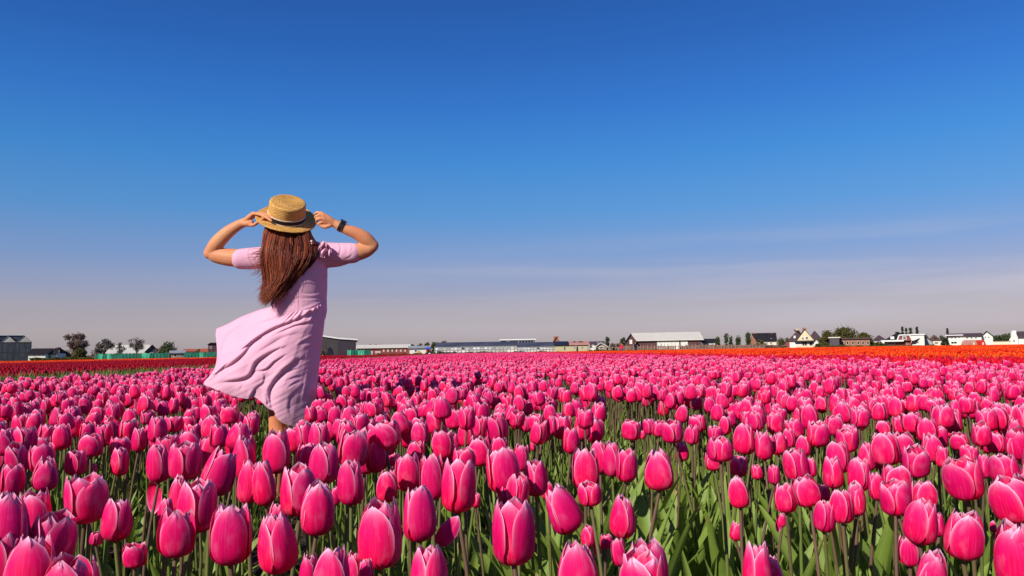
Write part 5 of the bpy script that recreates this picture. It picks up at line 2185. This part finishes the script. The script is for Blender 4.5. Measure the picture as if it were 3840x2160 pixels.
# big barn
H = House('big_barn', 'biggest barn, pale roof over dark purple brick with a white sliding door', 'barn', 2378, 2628, 165, 18)
ea, ri = H.z(2500, 1276), H.z(2500, 1247)
H.walls(ea, M['dark_brick'], ri)
rf = H.roof(ea, ri, M['pale_roof'], th=.22, over=.5)
H.win(2462, 2546, 1276, 1310, 'white_wall', 'grey_metal', name='sliding_door', nmull=5)
H.win(2551, 2577, 1280, 1297, 'white_wall', 'white_frame', nmull=0)
H = House('barn_annex', 'dark gabled annex of brick at the left end of the big barn', 'barn', 2346, 2384, 160, 8)
ea, ri = H.z(2365, 1280), H.z(2365, 1254)
H.walls(ea, M['dark_brick'], ri, 'y')
H.roof(ea, ri, M['slate_roof'], 'y', over=.3)
H.win(2360, 2370, 1274, 1290, 'white_wall', nmull=0)
H = House('flat_bungalow', 'low bungalow with a dark roof and white band right of the big barn', 'house', 2630, 2683, 175, 9)
ea, ri = H.z(2656, 1283), H.z(2656, 1272)
H.walls(ea, M['white_wall'], ri)
H.roof(ea, ri, M['slate_roof'])
H.win(2636, 2676, 1285, 1290, nmull=4)

# wooden fence of upright boards and poles
dF = 135
xa, xb = 2202, 2866
root = empty('wooden_fence', (gx(xa, dF), dF, 0))
tag(root, 'long brown fence of upright boards and poles before the barns', 'fence')
fw = gx(xb, dF) - gx(xa, dF)
r_ = random.Random(9)


def ftop(px):
    return 1306 if px < 2320 else 1296 if px < 2570 else 1293 if px < 2760 else 1297


px_ = xa
while px_ < xb:
    X = gx(px_, dF) - root.location.x
    h = hz(px_, ftop(px_) - r_.uniform(0, 7 if px_ < 2760 else 1), dF)
    MB().box(X - .045, -.05, 0, X + .045, .04, h).build('post', M['wood_post'], root)
    px_ += 13 * r_.uniform(.85, 1.2)
px_ = xa + 130
while px_ < xb:
    if 2532 < px_ < 2560:
        px_ += 6
        continue
    X = gx(px_, dF) - root.location.x
    MB().box(X - .115, .045, .02, X + .115, .075, hz(px_, ftop(px_) + r_.uniform(.5, 3), dF)).build('slat', M['wood_slat'], root)
    px_ += 6.2 if px_ < 2770 else 5.6
rl = MB()
for zf in (.45, .85):
    z_ = hz(2500, 1296, dF) * zf
    rl.box(0, .08, z_, fw, .12, z_ + .08)
rl.build('rail', M['wood_post'], root)

# young conifers
for k, (px_, yt_, w_) in enumerate([(2690, 1264, 24), (2722, 1254, 26), (2738, 1262, 20), (2766, 1257, 32), (2804, 1252, 32)]):
    tree('young_conifer', ['smallest', 'tall thin', 'short slim', 'full rounded', 'widest'][k] + ' young conifer behind the fence, between the bungalow and the dark roofed house', 'tree', px_, yt_, w_, 150, 'foliage_green', 60 + k, 'column', .2, 1100, .1, 'young conifers behind the wooden fence')

# dark roofed house
H = House('dark_roofed_house', 'brick house with a large black roof and a chimney at each end', 'house', 2822, 2908, 160, 10)
ea, ri = H.z(2865, 1280), H.z(2865, 1250)
H.walls(ea, M['cream_wall'], ri)
rf = H.roof(ea, ri, M['slate_roof'], over=.2)
MB().poly([(-.9, 0), (H.x(2834), 0), (H.x(2834), ea), (-.1, ri - .4), (-.9, ea)], -.45, .0 - .3).build('gable', M['brick_wall'], H.root)
H.chimney(2827, 1246, 1256, M['brick_wall'], roof=rf)
H.chimney(2896, 1246, 1256, M['brick_wall'], roof=rf)
wdr = MB().box(H.x(2888), 1.2, H.z(2890, 1276), H.x(2894), 1.9, H.z(2890, 1269)).build('dormer', M['white_frame'], rf)
for a in (2852, 2868, 2884):
    H.win(a, a + 8, 1283, 1290)
tree('blossom_shrub', 'pale pink flowering shrub before the black roofed house', 'shrub', 2860, 1283, 40, 150, 'foliage_brown', 70, 'bush', .18, 800, .06)
tree('garden_bush', 'brown green bush against the left of the black roof', 'shrub', 2850, 1266, 34, 155, 'foliage_olive', 71, 'bush', .18, 800, .1)
tree('hedge_bush', 'olive bush between the black roofed and the yellow gabled house, left one', 'shrub', 2926, 1260, 36, 175, 'foliage_olive', 72, 'bush', .24, 900, .1)
tree('hedge_bush', 'olive bush between the black roofed and the yellow gabled house, right one', 'shrub', 2955, 1260, 36, 175, 'foliage_olive', 73, 'bush', .24, 900, .1)

# yellow gabled house
H = House('yellow_gabled_house', 'house with a big pale yellow gable, brown roofs and two chimneys', 'house', 2982, 3050, 150, 11)
ea, ri = H.z(3016, 1277), H.z(3016, 1236)
H.walls(ea, M['yellow_wall'], ri, 'y')
rf = H.roof(ea, ri, M['brown_roof'], 'y', over=.25)
MB().box(-.3, -.75, H.z(3016, 1281), H.w + .3, -.05, H.z(3016, 1277)).build('porch_roof', M['dark_frame'], H.root)
H.win(3004, 3012, 1265, 1273)
H.win(3018, 3028, 1262, 1273)
H.win(2978, 3000, 1282, 1297, 'white_wall', name='door', nmull=1)
H.win(3004, 3024, 1281, 1297, nmull=1)
H.win(3030, 3046, 1281, 1297, nmull=0)
H.chimney(3016, 1229, 1240, M['brick_wall'], yc=.8, roof=rf)
H2 = House('brown_roofed_wing', 'brown roofed wing with a white dormer left of the yellow gable', 'house', 2958, 3012, 156, 9)
ea, ri = H2.z(2985, 1276), H2.z(2985, 1237)
H2.walls(ea, M['white_wall'])
rf = H2.roof(ea, ri, M['brown_roof'], hip=2.2)
H2.chimney(2990, 1231, 1242, M['sand_wall'], roof=rf)
MB().box(H2.x(2974), .6, H2.z(2980, 1268), H2.x(2982), 2.6, H2.z(2980, 1259)).build('dormer', M['white_frame'], rf)
H2 = House('rear_house', 'brown roofed house behind the right side of the yellow gable', 'house', 3036, 3072, 170, 9)
ea, ri = H2.z(3054, 1270), H2.z(3054, 1243)
H2.walls(ea, M['white_wall'])
H2.roof(ea, ri, M['brown_roof'], hip=1.2)
H2.win(3058, 3066, 1274, 1280)
H2 = House('red_garden_shed', 'small dark red shed left of the yellow gabled house', 'shed', 2944, 2958, 148, 3)
H2.walls(H2.z(2951, 1281), M['red_cladding'])
H2.flat(H2.z(2951, 1281), M['dark_frame'], .15, .12)
tree('garden_tree', 'purplish small tree behind the yellow gabled house', 'tree', 3050, 1240, 24, 180, 'foliage_brown', 74, 'bush', .22, 700, .12)

tree('great_mound_tree', 'largest olive green tree, sloping like a mound to the right', 'tree', 3168, 1223, 110, 165, 'foliage_olive', 80, 'wide', .26, 6500, .4)
tree('great_mound_tree', 'lower right shoulder of olive trees beside the mound shaped tree', 'tree', 3232, 1250, 100, 163, 'foliage_olive', 81, 'wide', .26, 4500, .3)
tree('leafy_tree', 'olive tree left of the mound shaped tree', 'tree', 3096, 1236, 56, 168, 'foliage_olive', 82, 'bush', .24, 2200, .2)
tree('garden_tree', 'low shrub under the olive tree left of the mound', 'shrub', 3078, 1262, 36, 150, 'foliage_olive', 84, 'bush', .2, 900, .1)
H = House('field_shed', 'low grey shed with a white roof edge under the olive trees', 'shed', 3108, 3144, 140, 5)
z_ = H.z(3126, 1268)
H.walls(z_, M['purple_metal'])
H.flat(z_, M['pale_roof'], .2, .2)
H = House('stable_row', 'long low brown stable with white door posts under the mound of trees', 'barn', 3144, 3258, 142, 6)
z_ = H.z(3200, 1272)
H.walls(z_, M['brick_wall'])
H.flat(z_, M['brown_roof'], .3, .25)
for a in (3152, 3170, 3190, 3210, 3228, 3246):
    H.win(a, a + 9, 1279, 1292, 'solar_panel', 'cream_wall', name='door', nmull=0)

# black roofed house with the red gable
H = House('black_roofed_villa', 'villa with a black mansard roof and a red and white gable', 'house', 3312, 3412, 150, 12)
ea, ri = H.z(3362, 1279), H.z(3362, 1246)
H.walls(ea, M['red_cladding'])
rf = H.roof(ea, ri, M['slate_roof'], hip=3.0)
xg0, xg1 = H.x(3364), H.x(3412)
xgm = (xg0 + xg1) / 2
zg = H.z(3388, 1259)
MB().poly([(xg0, ea + .02), (xg1, ea + .02), (xgm + .9, zg), (xgm - .9, zg)], -.6, .6).build('gable', M['red_cladding'], H.root)
for a, c in (((xg0 - .2, ea), (xgm - .9, zg + .1)), ((xgm - .9, zg + .1), (xgm + .9, zg + .1)), ((xgm + .9, zg + .1), (xg1 + .2, ea))):
    MB().beam((a[0], -.72, a[1]), (c[0], -.72, c[1]), .13, 6).build('gable_board', M['white_frame'], H.root)
H.win(3380, 3396, 1262, 1274, y=-.61, nmull=2)
MB().box(-.6, -1.0, ea - .1, H.x(3384), -.3, ea + .2).build('white_eave', M['white_frame'], H.root)
MB().box(H.x(3336), .8, H.z(3340, 1272), H.x(3350), 3.0, H.z(3340, 1262)).build('dormer', M['white_frame'], rf)
H.win(3322, 3352, 1283, 1292, 'red_cladding', name='garage_door', nmull=0)
H.win(3394, 3400, 1282, 1293, name='door', nmull=0)
H = House('villa_extension', 'white extension with a slanting black roof right of the villa', 'house', 3412, 3462, 152, 10)
za, zb = H.z(3415, 1283), H.z(3458, 1256)
MB().poly([(0, 0), (H.w, 0), (H.w, zb), (0, zb * .95)], 0, H.ln).build('wall', M['white_wall'], H.root)
MB().poly([(H.x(3414), zb * .55), (H.x(3446), zb * .78), (H.x(3430), za * .75), (H.x(3412), za * .7)], -.12, -.02).build('roof', M['slate_roof'], H.root)
H.flat(zb, M['white_frame'], .2, .2)
H.win(3434, 3442, 1281, 1287)
H = House('grey_annex', 'grey annex with a sloping dark roof at the right of the white extension', 'house', 3463, 3492, 154, 9)
MB().poly([(0, 0), (H.w, 0), (H.w, H.z(3490, 1282)), (0, H.z(3464, 1262))], 0, H.ln).build('wall', M['grey_metal'], H.root)
MB().poly([(0, H.z(3464, 1262) + .02), (H.w, H.z(3490, 1282) + .02), (H.w, H.z(3490, 1278)), (0, H.z(3464, 1256))], -.2, H.ln + .2).build('roof', M['brown_roof'], H.root)
H = House('thatched_shed', 'small building with a rounded brown roof and white wall left of the villa', 'house', 3276, 3312, 158, 8)
ea, ri = H.z(3294, 1275), H.z(3294, 1259)
H.walls(ea, M['white_wall'])
H.roof(ea, ri, M['brown_roof'], hip=1.2)
H.win(3282, 3304, 1279, 1290, 'solar_panel', name='door', nmull=1)
for k, (px_, yt_, w_) in enumerate([(3382, 1224, 13), (3396, 1229, 12), (3412, 1230, 20), (3436, 1224, 14)]):
    tree('poplar', ['leftmost slim poplar', 'short poplar second from the left', 'bushy poplar third from the left', 'tall slim poplar at the right of the row'][k] + ' behind the black roofed villa', 'tree', px_, yt_, w_, 190, 'foliage_dark', 90 + k, 'column', .24, 900, .12, 'poplars behind the villa')
tree('garden_tree', 'brown trees right of the villa, taller one', 'tree', 3500, 1254, 34, 185, 'foliage_brown', 95, 'bush', .24, 900, .12)
tree('garden_tree', 'dark low tree right of the villa annex', 'tree', 3468, 1246, 26, 190, 'foliage_grey', 96, 'bush', .24, 800, .12)
tree('garden_tree', 'purplish tree just left of the long white house', 'tree', 3530, 1254, 30, 170, 'foliage_grey', 97, 'bush', .22, 900, .12)
H = House('garage', 'low garage with a pale wall left of the long white house', 'shed', 3490, 3545, 155, 6)
z_ = H.z(3518, 1277)
H.walls(z_, M['cream_wall'])
H.flat(z_, M['brown_roof'], .2, .3)
H.win(3498, 3514, 1282, 1290, 'solar_panel', name='door', nmull=0)
H.win(3520, 3536, 1282, 1290, 'solar_panel', name='door', nmull=0)

# long white house
H = House('long_white_house', 'long white house with a dark roof and many windows near the right edge', 'house', 3552, 3676, 155, 10)
ea, ri = H.z(3612, 1262), H.z(3612, 1252)
H.walls(ea, M['white_wall'], ri)
rf = H.roof(ea, ri, M['brown_roof'], over=.3)
MB().box(H.x(3552) - .5, -.5, H.z(3560, 1259), H.x(3608), -.05, H.z(3560, 1256)).build('white_eave', M['white_frame'], H.root)
for a in (3560, 3574, 3588, 3618, 3634, 3650):
    H.win(a, a + 9, 1264, 1270, nmull=1)
H.win(3560, 3584, 1280, 1290, 'solar_panel', name='door', nmull=1)
H.win(3612, 3626, 1280, 1290, 'solar_panel', name='door', nmull=0)
MB().box(H.x(3588), -2.2, 0, H.x(3611), -.05, H.z(3600, 1268)).build('bay', M['white_wall'], H.root)
H = House('white_gabled_wing', 'white wing with a steep dark roof at the right end of the long white house', 'house', 3676, 3718, 153, 9)
ea, ri = H.z(3697, 1260), H.z(3697, 1244)
H.walls(ea, M['white_wall'], ri, 'y')
H.roof(ea, ri, M['slate_roof'], 'y', over=.3)
H.win(3687, 3694, 1262, 1268)
H.win(3699, 3706, 1262, 1268)
for nm, lab, a, c, mt in (('arched_tunnel', 'pink arched garden tunnel in front of the long white house', 3632, 3660, 'pink_roof'), ('arched_tunnel', 'red arched garden tunnel before the white gabled wing', 3668, 3692, 'red_paint')):
    X0, X1 = gx(a, 146), gx(c, 146)
    zt = hz(a, 1275, 146)
    root = empty(nm, (X0, 146, 0))
    tag(root, lab, 'tunnel')
    w_ = X1 - X0
    arc = [(w_ / 2 - w_ / 2 * math.cos(t), zt * math.sin(t) ** .8) for t in np.linspace(0, math.pi, 13)]
    MB().poly(list(reversed(arc)), 0, 3).build('cover', M[mt], root)
    MB().box(w_ * .38, -.06, 0, w_ * .62, -.01, zt * .7).build('door', M['cream_wall'], root)
tree('poplar', 'single slim tree above the left end of the long white house', 'tree', 3550, 1230, 11, 175, 'foliage_dark', 98, 'column', .2, 800, .1)
tree('dark_bush', 'dark rounded bush at the left end of the long white house', 'shrub', 3538, 1262, 28, 150, 'foliage_dark', 99, 'bush', .2, 900, .1)
for k, (px_, yt_, w_) in enumerate([(3736, 1256, 40), (3762, 1250, 44), (3784, 1246, 40)]):
    tree('hedge_tree', ['left', 'middle', 'right'][k] + ' one of the dark trees between the white houses at the right edge', 'tree', px_, yt_, w_, 165, 'foliage_green', 100 + k, 'bush', .24, 1700, .15, 'dark trees between the white houses')
H = House('white_gabled_house', 'white gabled house with a steep brown roof at the right edge', 'house', 3786, 3980, 148, 10)
ea, ri = H.z(3810, 1266), H.z(3810, 1245)
xg = H.x(3812)
H.walls(ea, M['white_wall'], ri)
rf = H.roof(ea, ri, M['brown_roof'], x0=H.x(3802), x1=H.w)
MB().poly([(-.3, 0), (xg, 0), (xg, ea), (H.x(3802), ri + .2), (-.3, ea * .8)], -.5, -.05).build('gable', M['white_wall'], H.root)
MB().box(H.x(3832), -1.2, 0, H.x(3870), -.51, H.z(3836, 1275)).build('bay', M['white_wall'], H.root)
H.chimney(3799, 1240, 1252, M['white_frame'], yc=1.0, roof=rf)
H.win(3793, 3800, 1274, 1282, y=-.51)
H = House('garden_wall', 'low pale wall in front of the dark trees at the right', 'wall', 3718, 3786, 147, .4)
H.walls(H.z(3752, 1281), M['cream_wall'], name='masonry')
MB().box(-.05, -.06, H.z(3752, 1281) + .002, H.w + .05, .46, H.z(3752, 1279)).build('coping', M['wood_post'], H.root)


def hedge(label, xa, xb, ytop, d, mat, seed, leaf=.16):
    rr = random.Random(seed)
    X0, X1 = gx(xa, d), gx(xb, d)
    v, f = [], []
    n_ = int((xb - xa) * 26)
    for i in range(n_):
        x = rr.uniform(X0, X1)
        h = hz(xa + (xb - xa) * (x - X0) / (X1 - X0), ytop, d) * (.80 + .28 * noise.noise(Vector((x * .5, d, seed))) + .14 * noise.noise(Vector((x * 1.7, d, seed))))
        c = Vector((x - X0, rr.gauss(0, .35), h * rr.random() ** .6))
        n = Vector((rr.gauss(0, 1), rr.gauss(0, 1), rr.gauss(0, 1))).normalized()
        a_ = n.orthogonal().normalized() * leaf * rr.uniform(.5, 1.1)
        b_ = n.cross(a_).normalized() * leaf * rr.uniform(.3, .7)
        o = len(v)
        v += [tuple(c - a_), tuple(c - b_), tuple(c + a_), tuple(c + b_)]
        f.append((o, o + 1, o + 2, o + 3))
    o = link('hedge', mesh('hedge', v, f), M[mat], None, (X0, d, 0))
    tag(o, label, 'hedge')


hedge('low dark hedge between the white farmhouse and the green netting', 122, 364, 1337, 136, 'foliage_olive', 1)
hedge('rough brown hedge behind the trees left of the long pale barn', 225, 420, 1325, 156, 'foliage_brown', 2, .2)
hedge('low hedge along the foot of the long red building', 1390, 1640, 1324, 135, 'foliage_green', 3)
hedge('brown garden hedge left of the black roofed brick house', 2630, 2830, 1288, 143, 'foliage_brown', 4)
hedge('pinkish garden hedge before the black roofed brick house', 2862, 2944, 1289, 140, 'foliage_brown', 5)
hedge('olive garden hedge right of the yellow gabled house', 3056, 3120, 1281, 143, 'foliage_olive', 6)
hedge('brown green hedge under the mound shaped tree, right of the stable', 3250, 3312, 1280, 146, 'foliage_olive', 7)
hedge('low olive hedge along the lane before the villas at the right', 3050, 3840, 1292, 137, 'foliage_olive', 8, .12)
hedge('brown hedge behind the garages between villa and long white house', 3480, 3560, 1262, 172, 'foliage_brown', 9, .2)
hedge('wild bushes and weeds behind the glasshouse field edge in the centre', 1640, 2210, 1316, 134, 'foliage_grey', 10, .14)
hedge('rough weeds at the foot of the wooden fence', 2206, 2870, 1309, 133, 'foliage_olive', 11, .12)


# people at the edge of the orange bed
def walker(label, px, d, top, jacket, trousers, hairc, seed, lean=0.0):
    x = gx(px, d)
    h = hz(px, top, d)
    root = empty('person', (x, d, 0), seed * 1.3)
    tag(root, label, 'person', 'far walkers')
    s = h / 1.72

    def blob(nm, segs, mt, vox=.025):
        V_, F_, n_ = [], [], 0
        for pts_, rad_ in segs:
            p_, r2 = round_caps(catmull(pts_, 8), np.interp(np.linspace(0, 1, 8), np.linspace(0, 1, len(rad_)), rad_))
            v_, f_ = tube(p_ * s, r2 * s, 10)
            V_.append(v_)
            F_ += [tuple(i + n_ for i in q) for q in f_]
            n_ += len(v_)
        return link(nm, remesh(np.vstack(V_), F_, vox, 2), mt, root)
    blob('body', [([(0, 0, 1.45), (0, 0, 1.56)], [.055, .05]), ([(0, 0, 1.58), (0, .01, 1.64)], [.085, .088]), ([(-.24, .02, 1.0), (-.24, .04, .86)], [.035, .035]), ([(.24, .02, 1.0), (.24, .04, .86)], [.035, .035]),
                  ([(-.10, 0, .9), (-.10, 0, .1)], [.06, .04]), ([(.10, 0, .9), (.10, 0, .1)], [.06, .04]), ([(0, 0, .9), (0, 0, 1.4)], [.12, .13])], M['skin'])
    blob('jacket', [([(0, 0, .86), (0, 0, 1.12), (0, 0, 1.38)], [.17, .165, .16]), ([(-.17, 0, 1.38), (-.25, .0, 1.15), (-.24, .03, .96)], [.075, .065, .05]), ([(.17, 0, 1.38), (.25, 0, 1.15), (.24, .03, .96)], [.075, .065, .05])], jacket)
    blob('trousers', [([(-.09, 0, .88), (-.11, .06, .5), (-.12, .0, .1)], [.12, .085, .07]), ([(.09, 0, .88), (.11, -.05, .5), (.12, -.0, .1)], [.12, .085, .07])], trousers)
    blob('shoe', [([(-.12, -.05, .05), (-.12, .14, .04)], [.05, .04]), ([(.12, -.05, .05), (.12, .14, .04)], [.05, .04])], M['black'])
    blob('hair', [([(0, -.02, 1.60), (0, -.01, 1.69)], [.095, .085])], hairc)


P('green_jacket', (0.03, 0.11, 0.09), var=.1)
P('red_jacket', (0.60, 0.02, 0.06), var=.1)
P('black_jacket', (0.012, 0.010, 0.02), var=.1)
P('jeans', (0.035, 0.06, 0.11), var=.15)
walker('walker in a dark green jacket at the far edge of the pink tulips', 2164, 118, 1296, M['green_jacket'], M['black'], M['bark'], 1)
walker('walker in a bright red jacket and jeans behind the orange tulips', 2329, 122, 1288, M['red_jacket'], M['jeans'], M['bark'], 2)
walker('walker in black beside the orange bed, right of the one in red', 2382, 122, 1283, M['black_jacket'], M['jeans'], M['bark'], 3)

# grassy bank and rough ground that closes the field towards the farms
v, f = [], []
r_ = random.Random(4)
nx_ = 160
xs_ = np.linspace(-170, 190, nx_)
for i, x in enumerate(xs_):
    for k, (yy, zz) in enumerate(((126 - 3, 0.0), (126, .35), (128, .5), (131, .42), (138, 0.0))):
        v.append((x, yy + r_.uniform(-.4, .4) + (24 if -14 < x < 6 else 0), zz * r_.uniform(.75, 1.2) - .02))
for i in range(nx_ - 1):
    for k in range(4):
        a = i * 5 + k
        f.append((a, a + 5, a + 6, a + 1))
o = link('bank', mesh('bank', v, f, smooth=True), M['grass_bank'])
o['kind'] = 'structure'
